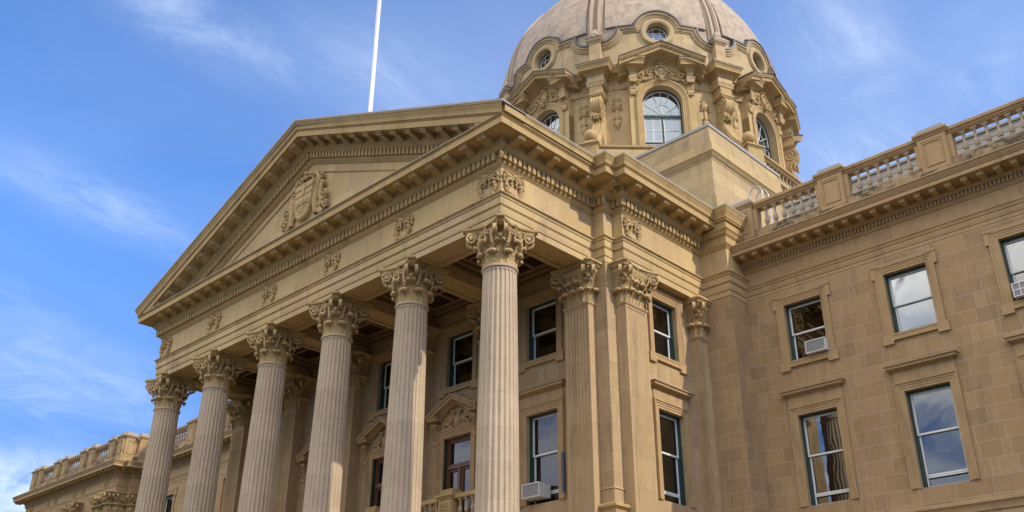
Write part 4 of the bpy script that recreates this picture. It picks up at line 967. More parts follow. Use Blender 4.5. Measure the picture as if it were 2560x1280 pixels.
m = MB(); m.box(-19.9, -.1, 12.8, 31, 10.4, 10.6); abs_('attic_roof', m, M_ROOF, B)
# ================================================================== dome group (local frame: axis at 0,0)
DC = (-10, 21.42); D_ = bpy.data.objects.new('x', None); bpy.data.objects.remove(D_)
def dome(name, mb, mat, angle=35, dz=0.0, parent=B, k=None):
    return put(name, mb.mesh(name, mat, angle), parent, (DC[0], DC[1], Z0), k or 0)
def bayrz(az): return radians(az + 90)
def bays(name, mb, mat, azs, parent=B, angle=35):
    me = mb.mesh(name, mat, angle); return [put(name, me, parent, (DC[0], DC[1], Z0), bayrz(a)) for a in azs]
BA = [-90 + 45 * k for k in range(8)]; RA = [-67.5 + 45 * k for k in range(8)]
def pol(R, a): a = radians(a); return (R * cos(a), R * sin(a))
# podium
R0 = 10.3
oct_ = [pol(R0, a) for a in RA]
m = MB(); m.prism([pol(R0 * .985, a) for a in RA], 9, 11.8, 'z')
m.sweep(oct_, [(-.6, 11.65), (.10, 11.65), (.10, 11.78), (.05, 11.86), (-.6, 11.86), (-.6, 11.65)], closed=True)
dome('dome_podium', m, M_ASHY)
m = MB(); m.sweep(oct_, [(-.45, 12.60), (-.06, 12.60), (-.04, 12.66), (.04, 12.70), (.06, 12.72), (.06, 12.82), (.0, 12.86), (-.45, 12.87), (-.45, 12.60)], closed=True)
PODR = dome('podium_balustrade', m, M_TRIM)
pe = MB(); pedestal(pe, .86, .86, 11.8, 12.74, .16, T(0, -R0 - .10, 0), panel=False, over=.10)
pe.box(-.36, .36, -R0 - .02, -R0 + .66, 12.90, 13.0); pe.add([(x * q, y * q - R0 + .33, z) for z, q in ((13.0, .33), (13.20, .17)) for x, y in ((-1, -1), (1, -1), (1, 1), (-1, 1))], [(0, 1, 5, 4), (1, 2, 6, 5), (2, 3, 7, 6), (3, 0, 4, 7), (4, 5, 6, 7)])
pe.lathe([(.17, 13.20), (.13, 13.24), (.13, 13.27)] + [(.32 * sin(pi * t / 12), 13.55 - .32 * cos(pi * t / 12)) for t in range(2, 13)], 20, T(0, -R0 + .33, 0))
me = pe.mesh('ball_pedestal', M_TRIM)
for a in RA: put('ball_pedestal', me, PODR, (0, 0, 0), bayrz(a))
pn = MB(); pn.box(-3.55, 3.55, -R0 * cos(radians(22.5)) + .02, -R0 * cos(radians(22.5)) + .35, 11.86, 12.62); me = pn.mesh('parapet_panel', M_ASHY)
for a in (-135, -90, -45): put('parapet_panel', me, PODR, (0, 0, 0), bayrz(a))
for a in (0, 45):
    t = radians(a)
    for k in range(-9, 10):
        l = k * .34; Rr = R0 * cos(radians(22.5)) - .22
        put('baluster', ME_BAL, PODR, (Rr * cos(t) - l * sin(t), Rr * sin(t) + l * cos(t), 11.86), scale=(1, 1, .95))
# drum wall between the bays
m = MB()
for a in BA:
    P = []
    for i in range(17):
        az = a + 9.2 + (45 - 18.4) * i / 16; P.append([(*pol(8.0, az), 11.8), (*pol(8.0, az), 18.3)])
    m.grid(P)
dome('drum_wall', m, M_DRUM, 60)
m = MB(); m.lathe([(7.2, 11.8), (7.2, 21.5)], 48); m.lathe([(0, 18.5), (7.2, 18.5)], 32); dome('drum_interior', m, M_DARK, 60)
# window bay
AW, ZS, RB = 1.0, 16.33, 8.22
m = MB()
def arch_plate(m, W_, zb, zt, aw, zs, yf, th, n=20):
    arc = [(aw * cos(pi - pi * i / n), zs + aw * sin(pi - pi * i / n)) for i in range(n + 1)]
    m.box(-W_, -aw, yf, yf + th, zb, zs); m.box(aw, W_, yf, yf + th, zb, zs)
    top = []
    for i in range(n + 1):
        t = i / n
        if t < .25: top.append((-W_, zs + (zt - zs) * t / .25))
        elif t <= .75: top.append((-W_ + 2 * W_ * (t - .25) / .5, zt))
        else: top.append((W_, zt - (zt - zs) * (t - .75) / .25))
    for y in (yf, yf + th): m.grid([[(x, y, z) for x, z in arc], [(x, y, z) for x, z in top]])
    m.grid([[(x, yf, z) for x, z in arc], [(x, yf + th, z) for x, z in arc]])
    m.box(-W_, W_, yf + .01, yf + th, zt - .01, zt)
arch_plate(m, 1.66, 11.8, 18.3, AW, ZS, -RB, .75)
for s in (-1, 1): m.add([(s * 1.66, -RB, 11.8), (s * 1.66, -7.6, 11.8), (s * 1.66, -7.6, 18.3), (s * 1.66, -RB, 18.3)], [(0, 1, 2, 3)])
bays('window_bay', m, M_ENT, BA)
def archivolt(m, r0, r1, zs, zb, yf, yb, n=28):
    pts = [(-1, zb)] + [None]
    inner = [(-r0, zb), (-r0, zs)] + [(r0 * cos(pi - pi * i / n), zs + r0 * sin(pi - pi * i / n)) for i in range(1, n)] + [(r0, zs), (r0, zb)]
    outer = [(-r1, zb), (-r1, zs)] + [(r1 * cos(pi - pi * i / n), zs + r1 * sin(pi - pi * i / n)) for i in range(1, n)] + [(r1, zs), (r1, zb)]
    m.grid([[(x, yb, z) for x, z in inner], [(x, yf, z) for x, z in inner], [(x, yf, z) for x, z in outer], [(x, yb, z) for x, z in outer]])
m = MB()
for r0, r1, p in ((1.0, 1.09, .03), (1.09, 1.18, .05), (1.18, 1.26, .075), (1.26, 1.31, .11), (1.31, 1.345, .09)): archivolt(m, r0, r1, ZS, 11.8, -RB - p, -RB + .01)
# cartouche and scrolls above the arch
yc_ = -RB - .10
m.tube([(.29 * cos(2 * pi * i / 24), yc_ - .06, 18.10 + .33 * sin(2 * pi * i / 24)) for i in range(24)], .06, 6, closed=True)
m.ball((0, yc_ + .02, 18.10), (.25, .12, .29), 12, 8)
for i in range(22):
    a = 2 * pi * i / 22; m.ball((.37 * cos(a), yc_ - .0, 18.10 + .41 * sin(a)), .04, 5, 4)
for s in (-1, 1):
    for (cx_, cz_, r, tn, a0, dd) in ((.60, 18.05, .20, 1.3, pi, -1), (1.05, 17.85, .19, 1.3, 0, 1), (1.22, 17.45, .15, 1.2, pi, -1), (.16, 18.50, .09, 1.1, 0, 1), (.55, 17.82, .13, 1.1, pi / 2, 1), (.20, 17.72, .12, 1.1, pi / 2, -1)):
        m.tube([(s * x, yc_ + .0, z) for x, z in spiral(cx_, cz_, r, .03, tn, a0, 22, dd)], .05, 6)
    m.tube([(s * .5, yc_, 17.70), (s * .8, yc_ + .02, 17.62), (s * 1.1, yc_ + .03, 17.62)], [.06, .07, .05], 6)
m.ball((0, yc_ - .05, 18.58), (.20, .10, .07), 8, 5); m.ball((0, yc_ - .06, 17.62), (.13, .12, .16), 8, 6)
for s in (-1, 0, 1): m.tube([(s * .07, yc_ - .12, 17.76), (s * .06, yc_ - .16, 17.62), (s * .03, yc_ - .12, 17.48)], .035, 6)
m.ball((0, -RB, 18.0), (1.15, .06, .66), 20, 8)
# consoles under the pediment
for s in (-1, 1): scroll_bracket(m, s * 1.46, .34, 16.74, 18.0, .09, .26, T(0, -RB, 0)); m.box(min(s * 1.31, s * 1.62), max(s * 1.31, s * 1.62), -8.49, -8.05, 17.40, 18.19)
for s in (-1, 1):
    for u in (-.1, 0, .1): m.ball((s * 1.46 + u, -RB - .08, 16.72), (.04, .05, .06), 6, 4)
bays('window_surround', m, M_ORN, BA)
# pendants on the wall
def pendant(m):
    m.tube([(.20 * cos(2 * pi * i / 16), -.06, 16.42 + .24 * sin(2 * pi * i / 16)) for i in range(16)], .045, 6, closed=True); m.ball((0, -.03, 16.42), (.18, .10, .2), 10, 6)
    for s in (-1, 1):
        m.tube([(s * x, -.05, z) for x, z in spiral(.20, 16.16, .07, .02, 1, pi / 2, 10, -1)], .03, 5); m.tube([(s * x, -.05, z) for x, z in spiral(.12, 16.72, .08, .02, 1, 0, 10, 1)], .03, 5)
    m.box(-.07, .07, -.06, .02, 15.62, 16.12); m.ball((0, -.05, 15.62), (.22, .08, .05), 8, 4); m.ball((0, -.06, 15.55), (.14, .09, .06), 8, 4)
    m.ball((0, -.05, 15.32), (.13, .09, .28), 8, 6)
    for s in (-1, 1): m.ball((s * .12, -.04, 15.38), (.06, .07, .16), 6, 5)
    m.ball((0, -.05, 15.02), (.05, .05, .08), 6, 5)
m = MB()
pendant(m); me = m.mesh('pendant_ornament', M_ORN)
for a in BA:
    for s in (-1, 1):
        az = a + s * 16.2; x, y = pol(8.0, az); put('pendant_ornament', me, B, (DC[0] + x, DC[1] + y, Z0), bayrz(az))
# windows of the drum
m = MB(); archivolt(m, .93, 1.0, ZS, 11.9, -RB + .40, -RB + .62); m.box(-.95, .95, -RB + .38, -RB + .52, 15.62, 15.76); m.box(-.045, .045, -RB + .42, -RB + .52, 11.9, 15.62); m.box(-.93, .93, -RB + .41, -RB + .52, 14.08, 14.16)
ME_DF = m.mesh('drum_window', M_GREEN)
m = MB(); archivolt(m, .885, .93, ZS, 15.76, -RB + .43, -RB + .50, 24); m.box(-.9, .9, -RB + .43, -RB + .50, 15.76, 15.80)
zc_ = 15.80
for a in (36, 72, 108, 144): m.tube([(.10 * cos(radians(a)), -RB + .46, zc_ + .10 * sin(radians(a)))] + [(r * cos(radians(a)), -RB + .46, zc_ + r * sin(radians(a))) for r in (.5, 1.45 if 60 < a < 120 else 1.12)], .019, 4)
m.tube([(0, -RB + .46, zc_ + .1), (0, -RB + .46, 17.25)], .019, 4)
m.tube([(.52 * cos(pi * i / 16), -RB + .46, zc_ + .02 + .62 * sin(pi * i / 16)) for i in range(17)], .016, 4); m.tube([(.09 * cos(pi * i / 8), -RB + .46, zc_ + .02 + .12 * sin(pi * i / 8)) for i in range(9)], .016, 4)
for s in (-1, 1):
    for za, zb_ in ((14.17, 15.61), (11.95, 14.07)):
        x0, x1 = (s * .05, s * .92) if s > 0 else (s * .92, s * .05)
        for bx in ((x0, x0 + .045, za, zb_), (x1 - .045, x1, za, zb_), (x0, x1, za, za + .045), (x0, x1, zb_ - .045, zb_)): m.box(bx[0], bx[1], -RB + .44, -RB + .50, bx[2], bx[3])
        m.box((x0 + x1) / 2 - .02, (x0 + x1) / 2 + .02, -RB + .45, -RB + .49, za, zb_)
        nb = 2 if za > 14 else 3
        for k in range(1, nb): z = za + (zb_ - za) * k / nb; m.box(x0, x1, -RB + .45, -RB + .49, z - .02, z + .02)
ME_DS = m.mesh('sash', M_WHITE)
m = MB(); m.box(-.93, .93, -RB + .475, -RB + .48, 11.9, ZS); m.prism([(.93 * cos(pi * i / 20), ZS + .93 * sin(pi * i / 20)) for i in range(21)], -RB + .475, -RB + .48)
ME_DP = m.mesh('pane', M_GLASSD)
for a in BA:
    o = put('drum_window', ME_DF, B, (DC[0], DC[1], Z0), bayrz(a)); put('sash', ME_DS, o); put('pane', ME_DP, o)
# entablature of the drum with breaks
def bayxy(az, l, R): t = radians(az); return (R * cos(t) - l * sin(t), R * sin(t) + l * cos(t))
path = []
for i in range(8):
    a = BA[i]; r_a = RA[i]
    path += [bayxy(a, 1.30, RB - .1), bayxy(a, 1.30, 8.50), bayxy(a, 1.63, 8.50), bayxy(a, 1.63, 8.06)]
    path += [pol(8.06, a + 14), bayxy(r_a, -.44, 8.02), bayxy(r_a, -.44, 8.72), bayxy(r_a, .44, 8.72), bayxy(r_a, .44, 8.02), pol(8.06, r_a + 8.5)]
    n_ = BA[(i + 1) % 8]
    path += [bayxy(n_, -1.63, 8.06), bayxy(n_, -1.63, 8.50), bayxy(n_, -1.30, 8.50), bayxy(n_, -1.30, RB - .1)]
DPR = [(-.2, 17.98), (.03, 17.98), (.05, 18.02), (.10, 18.07), (.12, 18.08), (.12, 18.12), (.17, 18.17), (.20, 18.18), (.20, 18.20), (.34, 18.20), (.34, 18.21), (.36, 18.21), (.36, 18.35), (.375, 18.36), (.39, 18.42), (.43, 18.49), (.455, 18.51), (.46, 18.55), (.46, 18.58), (-.2, 18.62), (-.2, 17.98)]
def ring_path(prof, mat, name):
    m = MB(); m.sweep(path[:14], prof); me = m.mesh(name, mat)
    for i in range(8): put(name, me, B, (DC[0], DC[1], Z0), radians(45 * i))
ring_path([(-.2, 17.38), (.015, 17.38), (.015, 17.47), (.03, 17.475), (.03, 17.56), (.045, 17.565), (.07, 17.62), (.07, 17.65), (0, 17.655), (0, 17.98), (-.2, 17.98), (-.2, 17.38)], M_DRUM, 'drum_entablature')
ring_path(DPR, M_TRIM, 'drum_cornice')
ring_path([(.475, 18.584), (.475, 18.625), (-.2, 18.66), (-.2, 18.625), (.47, 18.584), (.475, 18.584)], M_LEAD, 'lead_edge')
# pediments
m = MB()
def ped_layers(m, layers, half, zb, za, R):
    for d0, h0, h1 in layers:
        for s in (1, -1):
            m.prism([(0, za - h0), (s * half, zb - h0), (s * half, zb - h1), (0, za - h1)], -d0, -7.9)
ped_layers(m, [(9.09, .03, .07), (9.07, .07, .13), (9.03, .13, .20), (8.98, .20, .235), (8.96, .235, .40), (8.62, .40, .46), (8.56, .46, .54), (8.44, .54, .60), (8.36, .60, .72)], 2.18, 18.48, 19.47, 9)
for s in (1, -1): m.add([(0, -8.30, 18.9), (s * 1.4, -8.30, 18.25), (s * 1.4, -8.30, 17.9), (0, -8.30, 17.9)], [(0, 1, 2, 3)])
bays('drum_pediment', m, M_TRIM, BA)
m = MB()
for s in (1, -1): m.prism([(0, 19.51), (s * 2.21, 18.51), (s * 2.21, 18.45), (0, 19.44)], -9.115, -8.0)
bays('pediment_lead', m, M_LEAD, BA)
# attic wall with the oculi
OCZ = 20.70; ORr = .60
def top_curve(n=10):
    P = [(3.157, 20.22), (2.85, 20.22)]
    P += [(2.85 - .78 * sin(pi / 2 * i / n), 21.05 - .83 * cos(pi / 2 * i / n)) for i in range(1, n + 1)]
    P += [(2.07, 21.09), (1.18, 21.09)]; a0 = math.asin(.34 / 1.22)
    P += [(1.22 * cos(a0 + (pi / 2 - a0) * i / n), 20.75 + 1.22 * sin(a0 + (pi / 2 - a0) * i / n)) for i in range(1, n + 1)]
    return P
TC = top_curve(); TCF = TC + [(-x, z) for x, z in TC[-2::-1]]
RAT = 8.25
def cy(x, z, R): a = x / RAT; return (R * sin(a), -R * cos(a), z)
m = MB()
bnd = [(-3.24, 18.3)] + [(-3.24 + 6.48 * i / 24, 18.3) for i in range(1, 24)] + [(3.24, 18.3)] + [(3.24, 18.3 + 1.92 * i / 4) for i in range(1, 4)] + [(3.24, 20.22)] + TCF[1:-1] + [(-3.24, 20.22)] + [(-3.24, 20.22 - 1.92 * i / 4) for i in range(1, 4)]
rows = []
for (x, z) in bnd + bnd[:1]:
    a = atan2(z - OCZ, x); hx, hz = ORr * cos(a), OCZ + ORr * sin(a)
    rows.append([cy(hx + (x - hx) * k / 6, hz + (z - hz) * k / 6, RAT) for k in range(7)])
m.grid(rows)
bays('attic_wall', m, M_DRUM if False else M_ATT, BA, angle=60)
def cylribbon(m, pts, r0, r1, n0, n1):
    P = []
    for i, (x, z) in enumerate(pts):
        a = pts[max(i - 1, 0)]; b = pts[min(i + 1, len(pts) - 1)]; dx, dz = b[0] - a[0], b[1] - a[1]; l = hypot(dx, dz) or 1; nx, nz = -dz / l, dx / l
        # sharp shoulders: use mitre
        if 0 < i < len(pts) - 1:
            d1 = Vector((x - a[0], z - a[1])).normalized(); d2 = Vector((b[0] - x, b[1] - z)).normalized(); q1 = Vector((-d1.y, d1.x)); q2 = Vector((-d2.y, d2.x)); mm = (q1 + q2) / max(.35, 1 + q1.dot(q2)); nx, nz = mm.x, mm.y
        q = [(n0, r0), (n0, r1), (n1, r1), (n1, r0), (n0, r0)]
        P.append([cy(x + nx * n, z + nz * n, r) for n, r in q])
    m.grid(P)
TR = [p for p in TCF[::-1]]                           # left to right: left normal = up
m = MB()
for r1, n0, n1 in ((8.30, -.34, -.27), (8.34, -.27, -.19), (8.37, -.19, -.13), (8.42, -.13, -.02)): cylribbon(m, TR, 8.0, r1, n0, n1)
for (ra, rb_, p) in ((.60, .66, 8.36), (.66, .84, 8.385), (.84, .90, 8.33)):
    P = []
    for i in range(41):
        a = 2 * pi * i / 40; P.append([cy(r * cos(a), OCZ + r * sin(a), R) for r, R in ((ra, 8.2), (ra, p), (rb_, p), (rb_, 8.2))])
    m.grid(P)
P = []
for i in range(41): a = 2 * pi * i / 40; P.append([cy(ORr * cos(a), OCZ + ORr * sin(a), R) for R in (8.30, 7.7)])
m.grid(P)
bays('oculus_moulding', m, M_ATT, BA)
m = MB(); cylribbon(m, TR, 7.95, 8.47, -.02, .07); bays('lead_coping', m, M_LEAD, BA)
m = MB()
for (ra, rb_, R1, R2) in ((.54, .62, 7.98, 7.85),):
    P = []
    for i in range(33): a = 2 * pi * i / 32; P.append([(r * cos(a), -R, OCZ + r * sin(a)) for r, R in ((rb_, R2), (rb_, R1), (ra, R1), (ra, R2))])
    m.grid(P)
ME_OF = m.mesh('oculus_window', M_GREEN); m = MB(); P = []
for i in range(33): a = 2 * pi * i / 32; P.append([(r * cos(a), -R, OCZ + r * sin(a)) for r, R in ((.54, 7.9), (.54, 7.95), (.49, 7.95), (.49, 7.9))])
m.grid(P)
for q in (-.18, .18): m.box(q - .014, q + .014, -7.94, -7.90, OCZ - .47, OCZ + .47); m.box(-.47, .47, -7.94, -7.90, OCZ + q - .014, OCZ + q + .014)
ME_OS = m.mesh('sash', M_WHITE); m = MB(); m.prism([(.53 * cos(2 * pi * i / 24), OCZ + .53 * sin(2 * pi * i / 24)) for i in range(24)], -7.915, -7.91); ME_OP = m.mesh('pane', M_GLASSD)
for a in BA: o = put('oculus_window', ME_OF, B, (DC[0], DC[1], Z0), bayrz(a)); put('sash', ME_OS, o); put('pane', ME_OP, o)
# piers under the ribs
m = MB(); m.box(-.30, .30, -8.62, -7.8, 18.5, 20.30)
for a_, b_, p in ((20.16, 20.22, .03), (20.22, 20.28, .06), (20.28, 20.33, .10), (20.33, 20.42, .13)): m.box(-.30 - p, .30 + p, -8.62 - p, -7.8, a_, b_)
bays('rib_pier', m, M_ATT, RA)
m = MB(); m.box(-.45, .45, -8.77, -7.8, 20.424, 20.49); bays('pier_lead', m, M_LEAD, RA)
# shell
def rsh(z, o=0): return 8.3 * sqrt(max(0, 1 - ((z - 20.5) / 9.0) ** 2)) + o
zz_s = [20.0, 20.5] + [20.5 + 9.0 * sin(pi / 2 * i / 40) for i in range(1, 40)] + [29.495]
m = MB(); cols_s = []
for i in range(129):
    azz = -112.5 + 360 * i / 128; rel = (azz + 112.5) % 45 - 22.5; lt = abs(radians(rel)) * 8.2
    zb0 = 21.45 if lt < .95 else (20.0 if lt > 1.15 else 21.45 - (lt - .95) / .2 * 1.45)
    cols_s.append([(max(rsh(max(z, 20.5)) - .10, 0) * cos(radians(azz)), max(rsh(max(z, 20.5)) - .10, 0) * sin(radians(azz)), z) for z in [zb0, zb0 + .02, max(zb0 + .03, 20.5)] + [max(z, zb0 + .04 + .001 * k) for k, z in enumerate(zz_s[2:])]])
m.grid(cols_s)
SH = dome('dome_shell', m, M_DOME, 60)
m = MB()
NA = 60
for i in range(NA):
    pass
def pbot(az):                                         # lower edge of the raised panel
    l = radians(abs(az)) * 8.3
    return 20.72 + sqrt(max(0, 1.42 ** 2 - l * l)) if l < 1.30 else 21.27
azs = [-18.9 + 37.8 * i / NA for i in range(NA + 1)]
G = []
for az in azs:
    zb_ = pbot(az); col = []
    zs_ = [zb_] + [z for z in (20.5 + 9.0 * sin(pi / 2 * (i / 30)) for i in range(1, 30)) if z > zb_ + .02 and z < 28.9]
    # resample to fixed count in arc parameter
    t0 = math.asin((zb_ - 20.5) / 9.0); t1 = math.asin((28.8 - 20.5) / 9.0)
    for k in range(34):
        t = t0 + (t1 - t0) * k / 33; z = 20.5 + 9 * sin(t); R_ = 8.3 * cos(t) + .035
        a = radians(az); col.append((R_ * sin(a), -R_ * cos(a), z))
    z = zb_; R_ = 8.3 * cos(t0) - .10; a = radians(az); G.append([(R_ * sin(a), -R_ * cos(a), z)] + col)
m.grid(G)
for side in (0, -1):
    c1_ = G[side]; m.grid([c1_[1:], [(x * (1 - .14 / max(hypot(x, y), .5)), y * (1 - .14 / max(hypot(x, y), .5)), z) for x, y, z in c1_[1:]]])
M_DOME2 = M_DOME
def tiles(me_name, mb): return mb.mesh(me_name, M_DOME, 50)
me = tiles('dome_panel', m)
for a in BA: put('dome_panel', me, SH, (0, 0, 0), bayrz(a))
m = MB()
NT = 50
def ribpt(x, t, o):
    z = 20.5 + (9 + o) * sin(t); R_ = (8.3 + o) * cos(t); return (x, -R_, z)
ts = [-.0 + 1.30 * i / NT for i in range(NT + 1)]
for x0, x1, o in ((-.27, -.16, .14), (-.16, -.10, .10), (-.10, .10, .04), (.10, .16, .10), (.16, .27, .14)):
    m.grid([[ribpt(x0, t, -.12) for t in ts], [ribpt(x0, t, o) for t in ts], [ribpt(x1, t, o) for t in ts], [ribpt(x1, t, -.12) for t in ts]])
m.grid([[ribpt(-.4, t, -.07) for t in ts], [ribpt(-.4, t, -.03) for t in ts], [ribpt(.4, t, -.03) for t in ts], [ribpt(.4, t, -.07) for t in ts]])
k = 0; t = .09
while t < 1.2:
    p = ribpt(0, t, .10); p2 = ribpt(0, t + .010, .05)
    m.ball(p, (.085, .055, .045), 8, 4); m.ball(p2, (.06, .05, .04), 6, 4); t += .0185
for i in range(7):
    a = -1.1 + 2.2 * i / 6; m.tube([ribpt(0, .015, .16), ribpt(.14 * sin(a), .02 + .022 * cos(a), .22), ribpt(.20 * sin(a), .028 + .045 * cos(a), .19)], [.05, .055, .04], 6)
for s in (-1, 1): m.tube([(s * x, -8.47, z) for x, z in spiral(.12, 20.62, .10, .02, 1.1, 0, 12, 1)], .035, 5)
m.ball(ribpt(0, .02, .2), (.08, .07, .08), 8, 5)
me = m.mesh('dome_rib', M_RIB, 40)
for a in RA: put('dome_rib', me, SH, (0, 0, 0), bayrz(a))
m = MB(); m.lathe([(2.6, 28.3), (2.6, 29.5), (2.9, 29.7), (2.2, 29.9), (2.0, 33.5), (2.4, 33.8), (1.2, 35.5), (.1, 37.0), (0, 37)], 32); dome('lantern', m, M_ENT)
# buttress consoles (local radial profile, y = -R)
m = MB()
def bc(): 
    P = [(8.0, 16.74), (8.45, 16.74)]
    P += [(8.50 + .42 * sin(a), 16.28 + .46 * cos(a)) for a in [pi * i / 12 for i in range(0, 11)]]
    P += [(8.55, 15.72), (8.52, 15.45), (8.58, 15.10), (8.74, 14.7), (9.0, 14.25), (9.3, 13.85), (9.62, 13.45), (9.80, 13.0), (9.85, 12.5), (9.75, 12.1), (9.6, 11.86), (8.0, 11.86)]
    return P
BC = bc(); m.prism([(-r, z) for r, z in BC], -.27, .27, 'x')
for x, wd in ((-.225, .045), (-.075, .03), (.075, .03), (.225, .045)):
    m.tube([(x, -r + .01, z) for r, z in BC[2:-2]], wd, 6)
for s in (-1, 1):
    m.tube([(s * .28, -8.46 - a, 16.26 + b) for a, b in spiral(0, 0, .38, .04, 2.0, pi / 2, 40, -1)], .04, 6); m.lathe([(0, .03), (.08, .02), (.10, -.03)], 10, T(s * .27, -8.46, 16.26) @ Matrix.Rotation(s * pi / 2, 4, 'Y'))
    m.tube([(s * .28, -9.30 + a * 1.0, 12.75 + b) for a, b in spiral(0, 0, .52, .05, 2.0, 0, 40, -1)], .045, 6)
    m.tube([(s * .28, -r + .10, z) for r, z in BC[12:-3]], .04, 6)
    for q in range(5): a = .4 + .4 * q; m.tube([(s * .28, -8.55, 13.6), (s * .30, -8.55 - .25 * cos(a), 13.6 + .5 * sin(a) + .1), (s * .28, -8.55 - .35 * cos(a), 13.6 + .85 * sin(a))], [.05, .06, .02], 5)
RR3 = random.Random(9)
for q in range(26):
    z = RR3.uniform(15.35, 15.75); m.ball((RR3.uniform(-.26, .26), -8.62 - .10 * RR3.random(), z), (.06, .08, .10), 6, 4)
for q in (-.2, -.1, 0, .1, .2): m.tube([(q, -8.60, 15.7), (q * 1.3, -8.78, 15.55), (q * 1.1, -8.76, 15.33)], [.05, .06, .03], 6)
m.box(-.36, .36, -8.76, -7.9, 16.74, 16.82); m.box(-.40, .40, -8.80, -7.9, 16.82, 16.90); m.box(-.34, .34, -8.70, -7.9, 16.90, 17.39)
bays('buttress_console', m, M_ORN, RA)
# ================================================================== far pavilion at the end of the left wing
PX0, PX1, PY = -57.5, -42.8, 8.4
m = MB(); m.box(PX0, PX1, PY, 30, -14, 1.51); m.box(PX1, PX1 + .35, PY + .75, 30, -14, 1.51)
PV = abs_('pavilion_wall', m, M_ASH, B)
pp = [(PX0, 12), (PX0, PY), (PX1, PY), (PX1, PY + .75), (PX1 + .35, PY + .75), (PX1 + .35, 10.2)]
m = MB(); m.sweep(pp, WPR)
for k in range(int((PX1 - PX0) / .1213)): x = PX0 + .06 + .1213 * k; m.box(x - .037, x + .037, PY - .15, PY - .08, 2.63, 2.785)
CP_ = abs_('pavilion_cornice', m, M_TRIMD, B)
for k in range(33): put('modillion', ME_WMOD, CP_, (PX1 + .25 - .485 * k, PY - .22, 2.985))
for k in range(2): put('modillion', ME_WMOD, CP_, (PX1 + .22, PY + .0 + .485 * k, 2.985), pi / 2)
for k in range(1): put('modillion', ME_WMOD, CP_, (PX1 + .57, PY + 1.1 + .485 * k, 2.985), pi / 2)
m = MB(); m.sweep(pp, [(-.5, 3.40), (.06, 3.40), (.06, 3.9), (.0, 3.95), (.0, 4.08), (-.5, 4.08), (-.5, 3.4)])
PP = abs_('pavilion_parapet', m, M_GRIME, B)
m = MB(); m.sweep(pp, [(-.38, 4.94), (-.02, 4.94), (.02, 5.0), (.07, 5.07), (.07, 5.17), (-.1, 5.215), (-.42, 5.20), (-.38, 4.94)]); put('rail', m.mesh('rail', M_TRIMD), PP)
pe = MB(); pedestal(pe, .80, .5, 3.40, 5.06, .18, None); ME_PE2 = pe.mesh('pedestal', M_GRIME2); cp = MB(); cp.box(-.36, .36, .05, .45, 5.24, 5.46); ME_CP2 = cp.mesh('pedestal_cap', M_FLASH)
bx_ = [-43.3, -44.7, -48.6, -50.0, -53.3, -54.6, -57.0]
pxs = [-43.25, -44.55, -47.55, -48.85, -51.85, -53.15, -56.0, -57.1]
pl2 = MB(); pl2.box(-.48, .48, -.07, .5, 3.40, 3.78); ME_PL2 = pl2.mesh('plinth', M_GRIME)
for x in pxs: o = put('pedestal', ME_PE2, PP, (x, PY - .09, 0)); put('pedestal_cap', ME_CP2, o); put('plinth', ME_PL2, o)
for x, y in ((PX1, PY + .42), (PX1 + .35, PY + 1.25)): o = put('pedestal', ME_PE2, PP, (x + .09, y, 0), pi / 2); put('pedestal_cap', ME_CP2, o)
for a, b in ((-44.55, -47.55), (-48.85, -51.85), (-53.15, -56.0)):
    for k in range(6): put('baluster', ME_BAL, PP, (a - .62 - .345 * k, PY + .2, 4.08), scale=(1, 1, 1.1))
o_ = []
for x in (-43.2, -44.5, -47.9, -49.2, -52.2, -53.5, -56.4): put('wreath', ME_WR, PV, (x, PY, 2.27), scale=(.62, .6, .62))
ME_PS = pilaster_shaft(.80, .3, 5).mesh('pilaster', M_PIL, 28); ME_PSC = pil_cap(.8, .3).mesh('pilaster_capital', M_CARV, 45)
for x in (-43.3, -44.6, -48.0, -49.3, -52.7, -54.0, -57.0):
    o = put('pilaster', ME_PS, B, (x, PY - .28, Z0 + .40), 0, (.9, 1, 1)); put('capital', ME_PSC, o, scale=(1, 1, .8))
for x, y in ((PX1, PY + .42), (PX1 + .35, 9.6)): o = put('pilaster', ME_PS, B, (x + .12, y, Z0 + .40), pi / 2, (.8, 1, 1)); put('capital', ME_PSC, o, scale=(1, 1, .8))
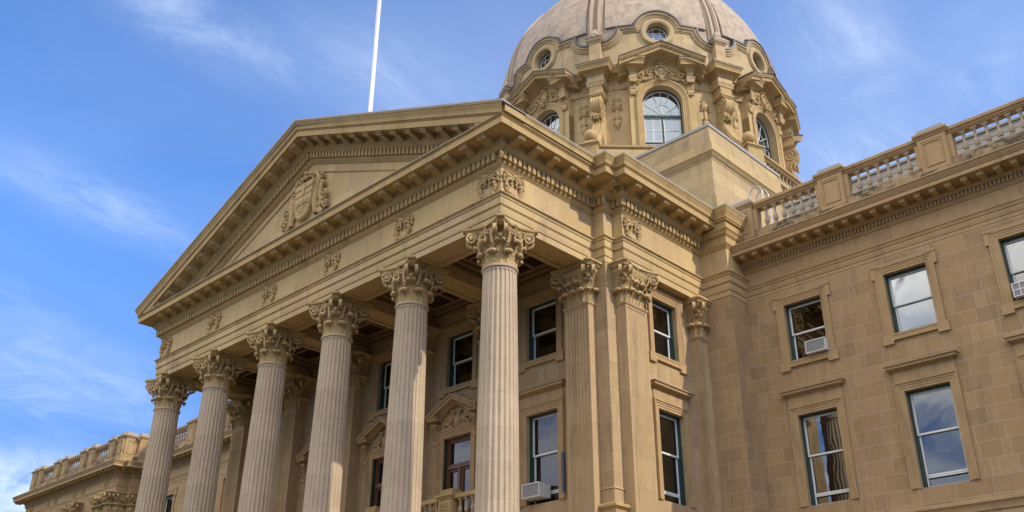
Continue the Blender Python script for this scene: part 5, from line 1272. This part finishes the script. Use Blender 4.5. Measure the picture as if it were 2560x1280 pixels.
# ================================================================== separate things
m = MB(); m.lathe([(0, 0), (.14, 0), (.14, .3), (.105, .35), (.07, 14.5), (0, 14.5)], 16)
fp_ = put('flagpole', m.mesh('flagpole', M_WHITE), None, (-10, 2.0, Z0 + 8.95)); fp_['label'] = 'tall white flagpole rising behind the ridge of the portico pediment'; fp_['category'] = 'flagpole'
m = MB(); m.tube([(.035, -.05, 2), (.05, -.16, 8), (.02, -.08, 14.3)], .008, 4); put('halyard', m.mesh('halyard', M_WHITE), fp_)
def ac(name_label, x, y, z, w, h, d, rz=0, style=0):
    body = MB(); body.box(-w / 2, w / 2, -d, .1, 0, h); body.box(-w / 2 - .006, w / 2 + .006, -d - .012, -d + .02, h - .03, h + .006)
    for a in (0, h - .035): body.box(-w / 2, w / 2, -d - .015, -d, a, a + .035)
    for a in (-w / 2, w / 2 - .035): body.box(a, a + .035, -d - .015, -d, .035, h - .035)
    if style: 
        for q in (1, 2): body.box(-w / 2 + w * q / 3 - .015, -w / 2 + w * q / 3 + .015, -d - .015, -d, .035, h - .035)
        body.box(-w / 2, w / 2, -d - .0155, -d, h / 2 - .015, h / 2 + .015)
    o = put('air_conditioner', body.mesh('air_conditioner', M_ACW), None, (x, y, Z0 + z), rz); o['label'] = name_label; o['category'] = 'air conditioner'; o['group'] = 'window air conditioners'
    g_ = MB(); g_.box(-w / 2 + .035, w / 2 - .035, -d - .004, -d + .001, .035, h - .035); gr = put('grille', g_.mesh('grille', M_GRIL), o)
    s_ = MB()
    for k in range(int((h - .09) / .026)): s_.box(-w / 2 + .04, w / 2 - .04, -d - .012, -d - .005, .05 + .026 * k, .058 + .026 * k)
    put('louvres', s_.mesh('louvres', M_ACW), o)
M_ACW = plain('white_enamel', (.62, .62, .62), .45, 0, .5, .06); M_GRIL = plain('dark_grille', (.10, .11, .12), .6)
ac('white boxy air conditioner in the sill of the dark upper window nearest the portico', 4.86, YW + .12, -1.08, .72, .42, .36)
ac('white air conditioner with gridded front at the right edge of the photo', 11.36, YW + .12, -1.06, .64, .42, .36, style=1)
ac('white air conditioner in the tall window between the corner column and the fluted pilaster', -2.24, 4.12, -5.72, .74, .44, .42)
m = MB()
for k in range(2):
    y = 10.6 + .42 * k; x0 = 2.68 + .02 * k; x1 = x0 + .56
    m.tube([(x0, y, 3.4), (x0, y, 5.80)] + [((x0 + x1) / 2 - .28 * cos(pi * i / 12), y, 5.80 + .50 * sin(pi * i / 12)) for i in range(1, 12)] + [(x1, y, 5.80), (x1, y, 3.4)], .024, 6)
for z in (3.8, 4.2, 4.6, 5.0, 5.4): m.tube([(3.25, 10.6, z), (3.25, 11.02, z)], .016, 5)
gl_ = put('roof_ladder', m.mesh('ladder_rails', plain('galvanised_steel', (.5, .5, .52), .4, .7)), None, (0, 0, Z0)); gl_['label'] = 'pair of bent steel ladder rails showing above the balustrade by the corner pier'; gl_['category'] = 'ladder'
m = MB(); m.box(-1.13, -1.03, 3.90, 3.985, -5.7, -4.45); wp = put('wall_panel', m.mesh('wall_panel', plain('slate_blue_paint', (.07, .09, .13), .5)), None, (0, 0, Z0)); wp['label'] = 'narrow blue-grey upright panel fixed beside the fluted pilaster'; wp['category'] = 'panel'
